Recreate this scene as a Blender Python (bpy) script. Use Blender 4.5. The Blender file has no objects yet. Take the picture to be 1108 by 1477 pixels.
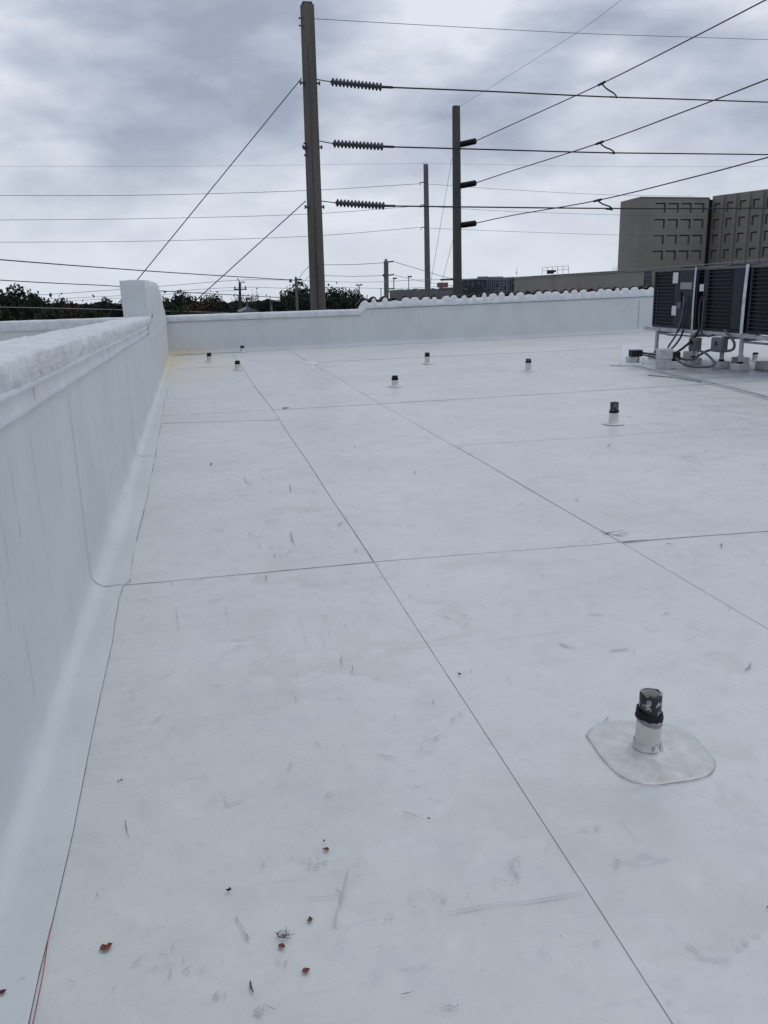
import bpy, math, random
from mathutils import Vector, Matrix, noise as N
R = math.radians
sc = bpy.context.scene
col = sc.collection
random.seed(7)

# ------------------------------------------------------------------ camera
F_PX = 1200.0; CX, CY = 554.0, 738.5; CAM_H = 1.7
PITCH, ROLL, YAW = 0.26381827, 0.02502638, 0.21454835
def cam_axes():
    cy, sy, cp, sp = math.cos(YAW), math.sin(YAW), math.cos(PITCH), math.sin(PITCH)
    f = Vector((sy*cp, cy*cp, -sp)); r = Vector((cy, -sy, 0)); d = f.cross(r)
    r2 = math.cos(ROLL)*r + math.sin(ROLL)*d
    d2 = -math.sin(ROLL)*r + math.cos(ROLL)*d
    return r2, d2, f
AX_R, AX_D, AX_F = cam_axes()
cam = bpy.data.cameras.new('camera'); camo = bpy.data.objects.new('camera', cam); col.objects.link(camo)
m = Matrix((( AX_R.x, -AX_D.x, -AX_F.x, 0), (AX_R.y, -AX_D.y, -AX_F.y, 0), (AX_R.z, -AX_D.z, -AX_F.z, 0), (0, 0, 0, 1)))
m.translation = (0, 0, CAM_H); camo.matrix_world = m
cam.sensor_fit = 'VERTICAL'; cam.sensor_height = 36; cam.lens = 36*F_PX/1477.0
cam.clip_start = 0.05; cam.clip_end = 6000
sc.camera = camo
def ray(px, py): return AX_R*((px-CX)/F_PX) + AX_D*((py-CY)/F_PX) + AX_F
def atY(px, py, Y):
    w = ray(px, py); return Vector((0, 0, CAM_H)) + w*(Y/w.y)
def atX(px, py, X):
    w = ray(px, py); return Vector((0, 0, CAM_H)) + w*(X/w.x)
def atZ(px, py, z=0.0):
    w = ray(px, py); return Vector((0, 0, CAM_H)) + w*((z-CAM_H)/w.z)

# ------------------------------------------------------------------ world
world = bpy.data.worlds.new('World'); sc.world = world; world.use_nodes = True
nt = world.node_tree; nt.nodes.clear()
def nd(tree, t, **kw):
    n = tree.nodes.new(t)
    for k, v in kw.items():
        if k in n.inputs: n.inputs[k].default_value = v
        else: setattr(n, k, v)
    return n
SUN_EL, SUN_AZ = R(72), R(75)      # azimuth from +Y towards +X
sky = nd(nt, 'ShaderNodeTexSky', sky_type='NISHITA'); sky.sun_disc = False
sky.sun_elevation = SUN_EL; sky.sun_rotation = SUN_AZ; sky.air_density = 1.2; sky.dust_density = 2.0
bg1 = nd(nt, 'ShaderNodeBackground'); bg1.inputs['Strength'].default_value = 0.09
nt.links.new(sky.outputs[0], bg1.inputs[0])
tc = nd(nt, 'ShaderNodeTexCoord')
sep = nd(nt, 'ShaderNodeSeparateXYZ'); nt.links.new(tc.outputs['Generated'], sep.inputs[0])
def M(op, a, b=None, tree=nt, clamp=False):
    n = tree.nodes.new('ShaderNodeMath'); n.operation = op; n.use_clamp = clamp
    for i, v in enumerate((a, b)):
        if v is None: continue
        if isinstance(v, (int, float)): n.inputs[i].default_value = v
        else: tree.links.new(v, n.inputs[i])
    return n.outputs[0]
zc = M('MAXIMUM', sep.outputs['Z'], 0.0)
den = M('ADD', zc, 0.6)
cmb = nd(nt, 'ShaderNodeCombineXYZ')
nt.links.new(M('DIVIDE', sep.outputs['X'], den), cmb.inputs[0])
nt.links.new(M('DIVIDE', sep.outputs['Y'], den), cmb.inputs[1]); nt.links.new(M('MULTIPLY', sep.outputs['Z'], 2.5), cmb.inputs[2])
mp = nd(nt, 'ShaderNodeMapping'); nt.links.new(cmb.outputs[0], mp.inputs[0])
mp.inputs['Location'].default_value = (16.256425, -15.518148, 3.873826); mp.inputs['Scale'].default_value = (1.0, 1.0, 1)
mp.inputs['Rotation'].default_value = (0, 0, R(-12))
n1 = nd(nt, 'ShaderNodeTexNoise'); n1.inputs['Scale'].default_value = 3.3; n1.inputs['Detail'].default_value = 7
n1.inputs['Roughness'].default_value = 0.5; n1.inputs['Distortion'].default_value = 0.25
n2 = nd(nt, 'ShaderNodeTexNoise'); n2.inputs['Scale'].default_value = 10; n2.inputs['Detail'].default_value = 6
n2.inputs['Roughness'].default_value = 0.5
for n in (n1, n2): nt.links.new(mp.outputs[0], n.inputs['Vector'])
mixn = M('ADD', M('MULTIPLY', n1.outputs[0], 0.76), M('MULTIPLY', n2.outputs[0], 0.24))
rp = nd(nt, 'ShaderNodeValToRGB'); nt.links.new(mixn, rp.inputs[0])
cr = rp.color_ramp; cr.elements[0].position = 0.40; cr.elements[1].position = 0.645
cr.elements[0].color = (0.665, 0.70, 0.765, 1); cr.elements[1].color = (0.30, 0.335, 0.43, 1)
e = cr.elements.new(0.465); e.color = (0.54, 0.58, 0.66, 1)
e = cr.elements.new(0.545); e.color = (0.415, 0.455, 0.55, 1)
# the overcast pales towards the horizon, as overcast skies do
hz = nd(nt, 'ShaderNodeMapRange'); hz.interpolation_type = 'SMOOTHSTEP'
hz.inputs['From Min'].default_value = 0.0; hz.inputs['From Max'].default_value = 0.20
hz.inputs['To Min'].default_value = 0.80; hz.inputs['To Max'].default_value = 0.0
nt.links.new(zc, hz.inputs['Value'])
mx = nd(nt, 'ShaderNodeMixRGB'); nt.links.new(hz.outputs[0], mx.inputs[0]); nt.links.new(rp.outputs[0], mx.inputs[1])
mx.inputs[2].default_value = (0.64, 0.69, 0.76, 1)
bg2 = nd(nt, 'ShaderNodeBackground'); nt.links.new(mx.outputs[0], bg2.inputs[0]); bg2.inputs['Strength'].default_value = 1.09
ms = nd(nt, 'ShaderNodeMixShader'); ms.inputs[0].default_value = 0.94
nt.links.new(bg1.outputs[0], ms.inputs[1]); nt.links.new(bg2.outputs[0], ms.inputs[2])
wo = nd(nt, 'ShaderNodeOutputWorld'); nt.links.new(ms.outputs[0], wo.inputs[0])

sun = bpy.data.lights.new('sun', 'SUN'); sun.energy = 0.5; sun.angle = R(30); sun.color = (1.0, 0.96, 0.90)
so = bpy.data.objects.new('sun', sun); col.objects.link(so)
sd = Vector((math.sin(SUN_AZ)*math.cos(SUN_EL), math.cos(SUN_AZ)*math.cos(SUN_EL), math.sin(SUN_EL)))
so.rotation_euler = sd.to_track_quat('Z', 'Y').to_euler(); so.location = (10, 10, 60)
sc.view_settings.view_transform = 'Standard'; sc.view_settings.look = 'None'
sc.view_settings.exposure = 0.10; sc.view_settings.gamma = 1; sc.view_settings.use_curve_mapping = False
sc.render.engine = 'CYCLES'; sc.cycles.max_bounces = 6

# ------------------------------------------------------------------ materials
def mat(name, base, rough=0.6, metal=0.0, var=0.15, scale=3.0, bump=0.0, bscale=40, var2=0.0, scale2=30, spec=0.4, stretch=None, tint=None):
    mt = bpy.data.materials.new(name); mt.use_nodes = True; t = mt.node_tree; b = t.nodes['Principled BSDF']
    tcn = t.nodes.new('ShaderNodeTexCoord'); vec = tcn.outputs['Object']
    if stretch:
        mpn = t.nodes.new('ShaderNodeMapping'); mpn.inputs['Scale'].default_value = stretch
        t.links.new(vec, mpn.inputs[0]); vec2 = mpn.outputs[0]
    else: vec2 = vec
    n = t.nodes.new('ShaderNodeTexNoise'); n.inputs['Scale'].default_value = scale; n.inputs['Detail'].default_value = 6
    t.links.new(vec2, n.inputs['Vector'])
    r = t.nodes.new('ShaderNodeValToRGB'); t.links.new(n.outputs[0], r.inputs[0])
    r.color_ramp.elements[0].position = 0.32; r.color_ramp.elements[1].position = 0.68
    lo = tint if tint else [c*(1-var) for c in base]
    r.color_ramp.elements[0].color = (*lo, 1); r.color_ramp.elements[1].color = (*[min(1, c*(1+var*0.6)) for c in base], 1)
    out = r.outputs[0]
    if var2:
        n3 = t.nodes.new('ShaderNodeTexNoise'); n3.inputs['Scale'].default_value = scale2; n3.inputs['Detail'].default_value = 4
        t.links.new(vec, n3.inputs['Vector'])
        mr = t.nodes.new('ShaderNodeMapRange'); mr.inputs['From Min'].default_value = 0.3; mr.inputs['From Max'].default_value = 0.7
        mr.inputs['To Min'].default_value = 1-var2; mr.inputs['To Max'].default_value = 1+var2*0.5
        t.links.new(n3.outputs[0], mr.inputs['Value'])
        mm = t.nodes.new('ShaderNodeMixRGB'); mm.blend_type = 'MULTIPLY'; mm.inputs[0].default_value = 1
        t.links.new(out, mm.inputs[1]); t.links.new(mr.outputs[0], mm.inputs[2]); out = mm.outputs[0]
    t.links.new(out, b.inputs['Base Color'])
    b.inputs['Roughness'].default_value = rough; b.inputs['Metallic'].default_value = metal
    b.inputs['Specular IOR Level'].default_value = spec
    if bump:
        n4 = t.nodes.new('ShaderNodeTexNoise'); n4.inputs['Scale'].default_value = bscale; n4.inputs['Detail'].default_value = 5
        t.links.new(vec, n4.inputs['Vector'])
        bp = t.nodes.new('ShaderNodeBump'); bp.inputs['Strength'].default_value = 1.0; bp.inputs['Distance'].default_value = bump
        t.links.new(n4.outputs[0], bp.inputs['Height']); t.links.new(bp.outputs[0], b.inputs['Normal'])
    return mt

def membrane_material(name, base, wall=False):
    """white single-ply membrane: broad grime, fine streaks, smudges, small specks"""
    mt = bpy.data.materials.new(name); mt.use_nodes = True; t = mt.node_tree; b = t.nodes['Principled BSDF']
    L = t.links.new
    g = t.nodes.new('ShaderNodeNewGeometry'); pos = g.outputs['Position']
    def noise(scale, detail=5, rough=0.55, st=(1, 1, 1), rot=0, dist=0, off=(0, 0, 0)):
        mpn = t.nodes.new('ShaderNodeMapping'); mpn.inputs['Scale'].default_value = st; mpn.inputs['Rotation'].default_value = (0, 0, rot)
        mpn.inputs['Location'].default_value = off
        L(pos, mpn.inputs[0]); n = t.nodes.new('ShaderNodeTexNoise'); n.inputs['Scale'].default_value = scale
        n.inputs['Detail'].default_value = detail; n.inputs['Roughness'].default_value = rough; n.inputs['Distortion'].default_value = dist
        L(mpn.outputs[0], n.inputs['Vector']); return n.outputs[0]
    def mr(v, a, b_, c, d, smooth=True):
        n = t.nodes.new('ShaderNodeMapRange')
        if smooth: n.interpolation_type = 'SMOOTHSTEP'
        for k, x in zip(('From Min', 'From Max', 'To Min', 'To Max'), (a, b_, c, d)): n.inputs[k].default_value = x
        L(v, n.inputs['Value']); return n.outputs[0]
    def mixc(f, a, bcol):
        n = t.nodes.new('ShaderNodeMixRGB'); L(f, n.inputs[0])
        if isinstance(a, tuple): n.inputs[1].default_value = (*a, 1)
        else: L(a, n.inputs[1])
        n.inputs[2].default_value = (*bcol, 1); return n.outputs[0]
    def mul(a, b_): return M('MULTIPLY', a, b_, tree=t)
    bs = Vector(base)
    if wall:
        c = mixc(mr(noise(1.2, 5), .38, .66, 0, .55), tuple(bs), tuple(bs*0.88))
        st = noise(9, 5, .6, (1, 1, .045))
        c = mixc(mul(mr(st, .55, .75, 0, .32), mr(noise(1.1, 3), .35, .62, .1, 1)), c, (bs.x*.60, bs.y*.62, bs.z*.66))
        st2 = noise(40, 4, .6, (1, 1, .02), off=(3, 1, 5))
        c = mixc(mr(st2, .60, .78, 0, .24), c, (bs.x*.60, bs.y*.62, bs.z*.64))
        c = mixc(mr(noise(5, 6, .6), .58, .8, 0, .4), c, (bs.x*.8, bs.y*.81, bs.z*.82))
    else:
        c = mixc(mr(noise(.55, 5), .36, .66, 0, .7), tuple(bs), (bs.x*.90, bs.y*.88, bs.z*.875))
        c = mixc(mr(noise(1.9, 6, .6, off=(9, 2, 0)), .50, .72, 0, .5), c, tuple(bs*.84))
        c = mixc(mr(noise(4.5, 9, .68, off=(1, 5, 2)), .46, .70, 0, .55), c, (bs.x*.84, bs.y*.83, bs.z*.845))
        c = mixc(mr(noise(21, 8, .7, off=(8, 5, 2)), .50, .72, 0, .40), c, (bs.x*.78, bs.y*.785, bs.z*.80))
        c = mixc(mr(noise(8, 6, .6, off=(2, 9, 6)), .52, .74, 0, .35), c, (min(1, bs.x*1.12), min(1, bs.y*1.12), min(1, bs.z*1.12)))
        # traffic smudges
        msk = mr(noise(.9, 3, off=(4, 4, 0)), .44, .62, .15, 1)
        sm = noise(7.5, 5, .62, (1, .5, 1), R(25), .8)
        c = mixc(mul(mr(sm, .56, .76, 0, .42), msk), c, (bs.x*.64, bs.y*.65, bs.z*.67))
        sm2 = noise(17, 4, .6, (.35, 1, 1), R(-32), 1.0, (2, 7, 0))
        c = mixc(mul(mr(sm2, .60, .76, 0, .45), msk), c, (bs.x*.58, bs.y*.59, bs.z*.62))
        f1 = noise(70, 3, .6, (1, 1, 1)); c = mixc(mul(mr(f1, .56, .75, 0, .35), mr(noise(2.6, 3, off=(6, 1, 1)), .42, .65, .2, 1)), c, (bs.x*.72, bs.y*.73, bs.z*.75))
        # long faint drag streaks
        s3 = noise(26, 3, .5, (.05, 1, 1), R(6), .2, (1, 3, 0))
        c = mixc(mul(mr(s3, .58, .74, 0, .32), mr(noise(1.5, 2, off=(7, 7, 1)), .48, .62, 0, 1)), c, (bs.x*.62, bs.y*.63, bs.z*.66))
        s4 = noise(30, 3, .5, (1, .05, 1), R(18), .2, (5, 3, 0))
        c = mixc(mul(mr(s4, .62, .75, 0, .30), mr(noise(1.8, 2, off=(1, 9, 1)), .52, .64, 0, 1)), c, (bs.x*.60, bs.y*.61, bs.z*.64))
        # dried puddle rings
        rn = noise(.75, 4, .5, off=(2, 8, 3)); ring = mul(mr(rn, .525, .545, 0, 1), mr(rn, .545, .60, 1, 0))
        c = mixc(mul(ring, mr(noise(1.2, 2, off=(5, 5, 5)), .42, .62, 0, .42)), c, (bs.x*.80, bs.y*.78, bs.z*.745))
        # dark specks of grit
        vo = t.nodes.new('ShaderNodeTexVoronoi'); vo.inputs['Scale'].default_value = 13; L(pos, vo.inputs['Vector'])
        c = mixc(mul(mr(vo.outputs['Distance'], .02, .05, 1, 0), mr(noise(2.3, 3, off=(3, 3, 3)), .50, .6, 0, .8)), c, (.10, .10, .11))
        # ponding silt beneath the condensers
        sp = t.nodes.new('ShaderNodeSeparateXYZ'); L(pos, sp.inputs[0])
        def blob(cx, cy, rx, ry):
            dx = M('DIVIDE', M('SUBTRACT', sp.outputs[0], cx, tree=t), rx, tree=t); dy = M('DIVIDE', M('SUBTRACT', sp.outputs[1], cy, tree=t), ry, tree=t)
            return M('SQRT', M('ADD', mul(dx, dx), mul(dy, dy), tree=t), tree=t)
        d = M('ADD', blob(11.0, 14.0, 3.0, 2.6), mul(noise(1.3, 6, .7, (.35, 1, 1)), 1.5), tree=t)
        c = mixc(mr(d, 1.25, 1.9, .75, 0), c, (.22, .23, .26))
        # rusty pond stain in the far left corner
        d = M('ADD', blob(-.62, 21.8, .50, 3.4), mul(noise(2.4, 6, .65), 1.3), tree=t)
        c = mixc(mr(d, .85, 1.75, .62, 0), c, (.70, .52, .30))
        d = M('ADD', blob(-.3, 20.5, 1.6, 5.0), mul(noise(1.1, 5, .6), 1.2), tree=t)
        c = mixc(mr(d, .9, 1.8, .5, 0), c, (.66, .62, .52))
    if wall:   # the corner pond stain runs up onto the flashing
        sp = t.nodes.new('ShaderNodeSeparateXYZ'); L(pos, sp.inputs[0])
        far = mr(M('ADD', sp.outputs[1], mul(noise(1.5, 4), 5.0), tree=t), 18.5, 24.0, 0, .6); low = mr(sp.outputs[2], .02, .22, 1, 0)
        lft = mr(sp.outputs[0], -.45, 1.2, 1, 0)
        c = mixc(mul(mul(far, low), lft), c, (.66, .52, .30))
    L(c, b.inputs['Base Color'])
    L(mr(noise(3, 4), .35, .7, .34 if not wall else .45, .50 if not wall else .6), b.inputs['Roughness']); b.inputs['Specular IOR Level'].default_value = .75 if not wall else .4
    bp = t.nodes.new('ShaderNodeBump'); bp.inputs['Distance'].default_value = .0016
    L(noise(14, 6, .6), bp.inputs['Height'])
    b2 = t.nodes.new('ShaderNodeBump'); b2.inputs['Distance'].default_value = .014 if wall else .012
    L(noise(2.6, 5, .55, (1, 1, 1 if not wall else .6), off=(3, 3, 1)), b2.inputs['Height']); L(bp.outputs[0], b2.inputs['Normal']); L(b2.outputs[0], b.inputs['Normal'])
    return mt

WH = (0.615, 0.638, 0.632)
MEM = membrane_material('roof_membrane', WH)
WALLM = membrane_material('wall_membrane', (0.605, 0.64, 0.65), wall=True)
COAT = mat('white_coating', (0.65, 0.68, 0.70), .6, var=.10, scale=5, bump=.022, bscale=12, var2=.07, scale2=40, tint=(.57, .59, .63))
BANDM = mat('white_band', (0.62, 0.645, 0.68), .5, var=.10, scale=3, bump=.002, bscale=30)
SEAM = mat('seam_dirt', (0.10, 0.10, 0.11), .9, var=.5, scale=9)
SEAMM = mat('seam_dirt_mid', (0.15, 0.15, 0.165), .9, var=.4, scale=6)
SEAMF = mat('seam_dirt_shade_faint', (0.20, 0.205, 0.225), .9, var=.45, scale=4)  # faint seam dirt; also the painted shadow line under the coating ridge
SCUFF = [mat('scuff_dark', (.09, .09, .10), .9, var=.4), mat('scuff_mid', (.24, .245, .265), .9, var=.3), mat('scuff_pale', (.36, .38, .40), .9, var=.2), mat('scuff_faint', (.45, .47, .495), .9, var=.1)]
PVC = mat('pvc_white', (.60, .60, .56), .45, var=.10, scale=9, var2=.05, scale2=60)
BOOT = mat('flashing_boot', (.62, .63, .62), .5, var=.12, scale=14, bump=.002, bscale=60)
TAR = mat('black_sealant', (.010, .011, .014), .5, var=.4, scale=40, bump=.004, bscale=60, spec=.2)
PATCH = mat('flashing_patch', (.60, .608, .60), .3, var=.10, scale=11, bump=.004, bscale=16, var2=.08, scale2=40, tint=(.50, .495, .49))
RED = mat('red_line', (.42, .07, .09), .7, var=.3, scale=20)
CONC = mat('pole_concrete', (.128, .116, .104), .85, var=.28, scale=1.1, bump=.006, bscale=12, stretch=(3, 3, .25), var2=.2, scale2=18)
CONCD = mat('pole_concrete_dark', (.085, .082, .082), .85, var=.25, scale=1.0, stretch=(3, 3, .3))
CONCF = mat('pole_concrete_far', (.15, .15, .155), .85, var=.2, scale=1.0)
STEEL = mat('galvanised_steel', (.10, .105, .115), .5, .5, var=.2)
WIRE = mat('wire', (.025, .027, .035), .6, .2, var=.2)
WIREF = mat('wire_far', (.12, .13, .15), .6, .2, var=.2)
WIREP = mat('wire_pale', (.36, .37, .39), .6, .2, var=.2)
INSUL = mat('insulator', (.05, .055, .075), .4, var=.2)
TILE = mat('clay_tile', (.13, .10, .09), .85, var=.35, scale=9, tint=(.055, .045, .045))
HV = mat('condenser_metal', (.0045, .0085, .021), .55, .0, var=.22, scale=4)
HVD = mat('condenser_core', (.006, .008, .014), .6, var=.3, scale=30)
HVL = mat('condenser_louver', (.026, .036, .060), .6, .0, var=.3, scale=5)
HVT = mat('condenser_top', (.10, .10, .115), .5, .2, var=.2)
LABEL = mat('label_white', (.55, .56, .60), .5, var=.12, scale=60)
LABELG = mat('label_grey', (.24, .25, .28), .5, var=.25, scale=50)
STRAP = mat('strap_galvanised', (.52, .56, .62), .35, .3, var=.25, scale=6)
STAND = mat('painted_aluminium', (.40, .42, .46), .45, .2, var=.25, scale=5)
STANDD = mat('aluminium_dull', (.19, .20, .23), .45, .4, var=.25, scale=5)
BLOCK = mat('pad_block', (.44, .44, .46), .8, var=.2, scale=12, bump=.003, bscale=50)
GBOX = mat('disconnect_grey', (.13, .14, .16), .5, .2, var=.2, scale=8)
RUB = mat('conduit_rubber', (.022, .024, .032), .5, var=.3, scale=10)
RUBG = mat('conduit_grey', (.10, .105, .12), .5, var=.3, scale=10)
HOOD = mat('hood_white', (.50, .51, .53), .5, var=.22, scale=9, var2=.1, scale2=50)
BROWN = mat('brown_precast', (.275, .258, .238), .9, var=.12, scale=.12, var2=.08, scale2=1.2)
BROWNS = mat('shaded_recess_concrete', (.06, .055, .055), .9, var=.2)  # brown precast darkened: shade of the tower's recessed corner put into the colour
BROWND = mat('dark_recess', (.012, .012, .015), .3, var=.2)
BROWNL = mat('brown_roof_edge', (.17, .155, .14), .9, var=.1, scale=.2)
GREYB = mat('grey_render', (.17, .18, .19), .9, var=.2, scale=.3)
BLUEB = mat('blue_glass_wall', (.055, .075, .105), .4, var=.35, scale=.05)
PALEW = mat('pale_window', (.20, .25, .30), .3, var=.5, scale=.15)
DGLASS = mat('dark_glass', (.015, .02, .03), .5, var=.3)
BARK = mat('bark', (.07, .055, .045), .95, var=.3)
def leafmat(n, c):
    return mat(n, c, .75, var=.45, scale=.45, var2=.35, scale2=3, spec=.15)
LEAF = [leafmat('leaf_dark', (.020, .033, .021)), leafmat('leaf_mid', (.036, .053, .030)), leafmat('leaf_red', (.085, .045, .032)), leafmat('leaf_grey', (.065, .08, .08))]
DRY = [mat('dry_leaf_red', (.20, .050, .040), .7, var=.4, scale=40), mat('dry_leaf_brown', (.16, .075, .055), .8, var=.4, scale=40), mat('dry_twig', (.06, .045, .04), .9, var=.4, scale=30), mat('dry_leaf_wine', (.07, .015, .02), .6, var=.4, scale=40)]
GROUND = mat('ground_grass', (.045, .055, .03), .95, var=.4, scale=.02)
ASPH = mat('asphalt', (.05, .05, .052), .9, var=.2, scale=.2)

def mottled(name):
    mt = bpy.data.materials.new(name); mt.use_nodes = True; t = mt.node_tree; b = t.nodes['Principled BSDF']
    tcn = t.nodes.new('ShaderNodeTexCoord'); n = t.nodes.new('ShaderNodeTexNoise'); n.inputs['Scale'].default_value = 48
    n.inputs['Detail'].default_value = 8; t.links.new(tcn.outputs['Object'], n.inputs['Vector'])
    r = t.nodes.new('ShaderNodeValToRGB'); r.color_ramp.elements[0].position = .56; r.color_ramp.elements[1].position = .66
    r.color_ramp.elements[0].color = (.012, .013, .018, 1); r.color_ramp.elements[1].color = (.42, .43, .44, 1)
    t.links.new(n.outputs[0], r.inputs[0]); t.links.new(r.outputs[0], b.inputs['Base Color']); b.inputs['Roughness'].default_value = .45
    return mt
MOTT = mottled('tar_smeared_pvc')

# ------------------------------------------------------------------ mesh helpers
class MB:
    def __init__(s): s.v = []; s.f = []; s.sm = []
    def face(s, pts, smooth=False):
        i = len(s.v); s.v += [tuple(p) for p in pts]; s.f.append(tuple(range(i, i+len(pts)))); s.sm.append(smooth)
    def grid(s, rows, smooth=True, closed=False, capends=False):
        i = len(s.v); nr = len(rows); nc = len(rows[0])
        for r in rows: s.v += [tuple(p) for p in r]
        for a in range(nr-1):
            for b in range(nc-1 if not closed else nc):
                b2 = (b+1) % nc
                s.f.append((i+a*nc+b, i+a*nc+b2, i+(a+1)*nc+b2, i+(a+1)*nc+b)); s.sm.append(smooth)
        if capends:
            s.f.append(tuple(i+b for b in reversed(range(nc)))); s.sm.append(False)
            s.f.append(tuple(i+(nr-1)*nc+b for b in range(nc))); s.sm.append(False)
    def box(s, c, d, mtx=None, bev=0.0):
        x, y, z = [k/2 for k in d]; c = Vector(c)
        def P(a, b, e_):
            p = Vector((a, b, e_)); p = (mtx @ p) if mtx else p; return c+p
        if bev <= 0:
            q = [P(a*x, b*y, e_*z) for a in (-1, 1) for b in (-1, 1) for e_ in (-1, 1)]
            i = len(s.v); s.v += [tuple(p) for p in q]
            for f in ((0, 1, 3, 2), (4, 6, 7, 5), (0, 4, 5, 1), (2, 3, 7, 6), (0, 2, 6, 4), (1, 5, 7, 3)):
                s.f.append(tuple(i+k for k in f)); s.sm.append(False)
        else:
            w = min(bev, x*.45, y*.45, z*.45)
            def ring(ix, iy, zz):
                return [P(-ix+w, -iy, zz), P(ix-w, -iy, zz), P(ix, -iy+w, zz), P(ix, iy-w, zz), P(ix-w, iy, zz), P(-ix+w, iy, zz), P(-ix, iy-w, zz), P(-ix, -iy+w, zz)]
            s.grid([ring(x-w, y-w, -z), ring(x, y, -z+w), ring(x, y, z-w), ring(x-w, y-w, z)], False, True, True)
    def span(s, lo, hi, bev=0.0):
        s.box([(a+b)/2 for a, b in zip(lo, hi)], [abs(b-a) for a, b in zip(lo, hi)], None, bev)
    def tube(s, pts, r, n=8, r2=None, caps=True):
        pts = [Vector(p) for p in pts]; rows = []
        up = None
        for i, p in enumerate(pts):
            d = (pts[min(i+1, len(pts)-1)] - pts[max(i-1, 0)])
            if d.length < 1e-9: d = Vector((0, 0, 1))
            d.normalize()
            if up is None:
                up = d.orthogonal().normalized()
            u = (up - d*up.dot(d)); u = u.normalized() if u.length > 1e-6 else d.orthogonal().normalized()
            up = u; w = d.cross(u)
            rr = r if r2 is None else r + (r2-r)*i/(len(pts)-1)
            if isinstance(r, (list, tuple)): rr = r[i]
            rows.append([p + (u*math.cos(2*math.pi*k/n) + w*math.sin(2*math.pi*k/n))*rr for k in range(n)])
        s.grid(rows, True, True, caps)
    def lathe(s, prof, c=(0, 0, 0), axis=None, n=24, jit=None, caps=False):
        c = Vector(c); rows = []
        q = Vector(axis).to_track_quat('Z', 'Y').to_matrix() if axis else Matrix.Identity(3)
        for j, (r, z) in enumerate(prof):
            row = []
            for k in range(n):
                a = 2*math.pi*k/n; rr = r*(1+(jit(a, z) if jit else 0))
                row.append(c + q @ Vector((rr*math.cos(a), rr*math.sin(a), z)))
            rows.append(row)
        s.grid(rows, True, True, caps)
    def mesh(s, name, mt):
        me = bpy.data.meshes.new(name); me.from_pydata(s.v, [], s.f); me.polygons.foreach_set('use_smooth', s.sm)
        me.materials.append(mt); me.update(); return me
    def build(s, name, mt, parent=None, **kw):
        o = bpy.data.objects.new(name, s.mesh(name, mt)); col.objects.link(o)
        if parent: o.parent = parent
        for k, v in kw.items(): o[k] = v
        return o
def inst(me, name, parent=None, loc=None, **kw):
    o = bpy.data.objects.new(name, me); col.objects.link(o)
    if parent: o.parent = parent
    if loc is not None: o.location = loc
    for k, v in kw.items(): o[k] = v
    return o
def thing(name, label, cat, loc=(0, 0, 0), rz=0, group=None):
    o = bpy.data.objects.new(name, None); col.objects.link(o); o.location = loc; o.rotation_euler = (0, 0, rz)
    o.empty_display_size = .2
    o['label'] = label; o['category'] = cat
    if group: o['group'] = group
    return o
def tag(o, label, cat, group=None):
    o['label'] = label; o['category'] = cat
    if group: o['group'] = group
    return o
def interp(pts, t):
    if t <= pts[0][0]: a, b = pts[0], pts[1]
    elif t >= pts[-1][0]: a, b = pts[-2], pts[-1]
    else:
        for a, b in zip(pts, pts[1:]):
            if a[0] <= t <= b[0]: break
    return a[1] + (b[1]-a[1])*(t-a[0])/(b[0]-a[0])
def catmull(P, n=8):
    P = [Vector(p) for p in P]
    if len(P) == 2: return [P[0].lerp(P[1], i/n) for i in range(n+1)]
    Q = [2*P[0]-P[1]] + P + [2*P[-1]-P[-2]]; out = []
    for i in range(1, len(Q)-2):
        a, b, c, d = Q[i-1:i+3]
        for k in range(n):
            t = k/n
            out.append(.5*((2*b)+(c-a)*t+(2*a-5*b+4*c-d)*t*t+(3*b-a-3*c+d)*t**3))
    out.append(P[-1]); return out

# ------------------------------------------------------------------ ground + building mass
def gz(y): return -7.0-.0125*max(0.0, y-30)
g = MB(); g.grid([[(x, y, gz(y)) for x in (-2500, -200, 300, 2500)] for y in (-800, 0, 30, 500, 4200)], False)
g.build('ground', GROUND, kind='structure')
g = MB(); g.grid([[(x, y, gz(y)+.02) for x in (-400, 400)] for y in (46, 56)], False); g.build('road', ASPH, kind='structure')
roof = MB(); roof.span((-16, -4, -6.99), (32, 24.4, -.03)); roof = roof.build('roof', GREYB, kind='structure')

XL = -.72                                # face of the left wall
def und(x, y):                            # slight unevenness of the membrane
    v = Vector((x*.9, y*.55, 3.3)); a = N.noise(v)*.006 + N.noise(Vector((x*3.1, y*2.3, 8)))*.0013
    return a
fl = [(178, 845), (172, 864), (166, 900), (162.6, 927), (146, 1000), (130, 1076), (105.7, 1200), (88, 1277), (76, 1328), (54, 1415), (41.5, 1477)]
fu = [(242, 562), (233.6, 596), (232, 613), (222, 667), (213, 715), (200, 766), (191, 806), (188, 840)]
def pts2(l): return sorted([(atZ(*p).y, atZ(*p).x) for p in l])
FX = pts2(fl) + pts2(fu) ; FX = sorted(FX)
FX = [(-4, FX[0][1])] + [(y, x) for y, x in FX] + [(17.5, -.56), (24.6, -.57)]
AXS = [(-4, .93), (1.41, .972), (4.95, 1.007), (12.2, 1.04), (15.1, 1.01), (25.5, 1.0)]
BXS = [(-4, 2.67), (3.36, 2.68), (4.9, 2.69), (8.63, 2.687), (12.25, 2.65), (16.2, 2.68), (25.5, 2.62)]
fx = lambda y: interp(FX, y); ax_ = lambda y: interp(AXS, y)+.007*N.noise(Vector((y*.55, 2.2, 0))); bx_ = lambda y: interp(BXS, y)+.009*N.noise(Vector((y*.6, 7.2, 0)))
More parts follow.
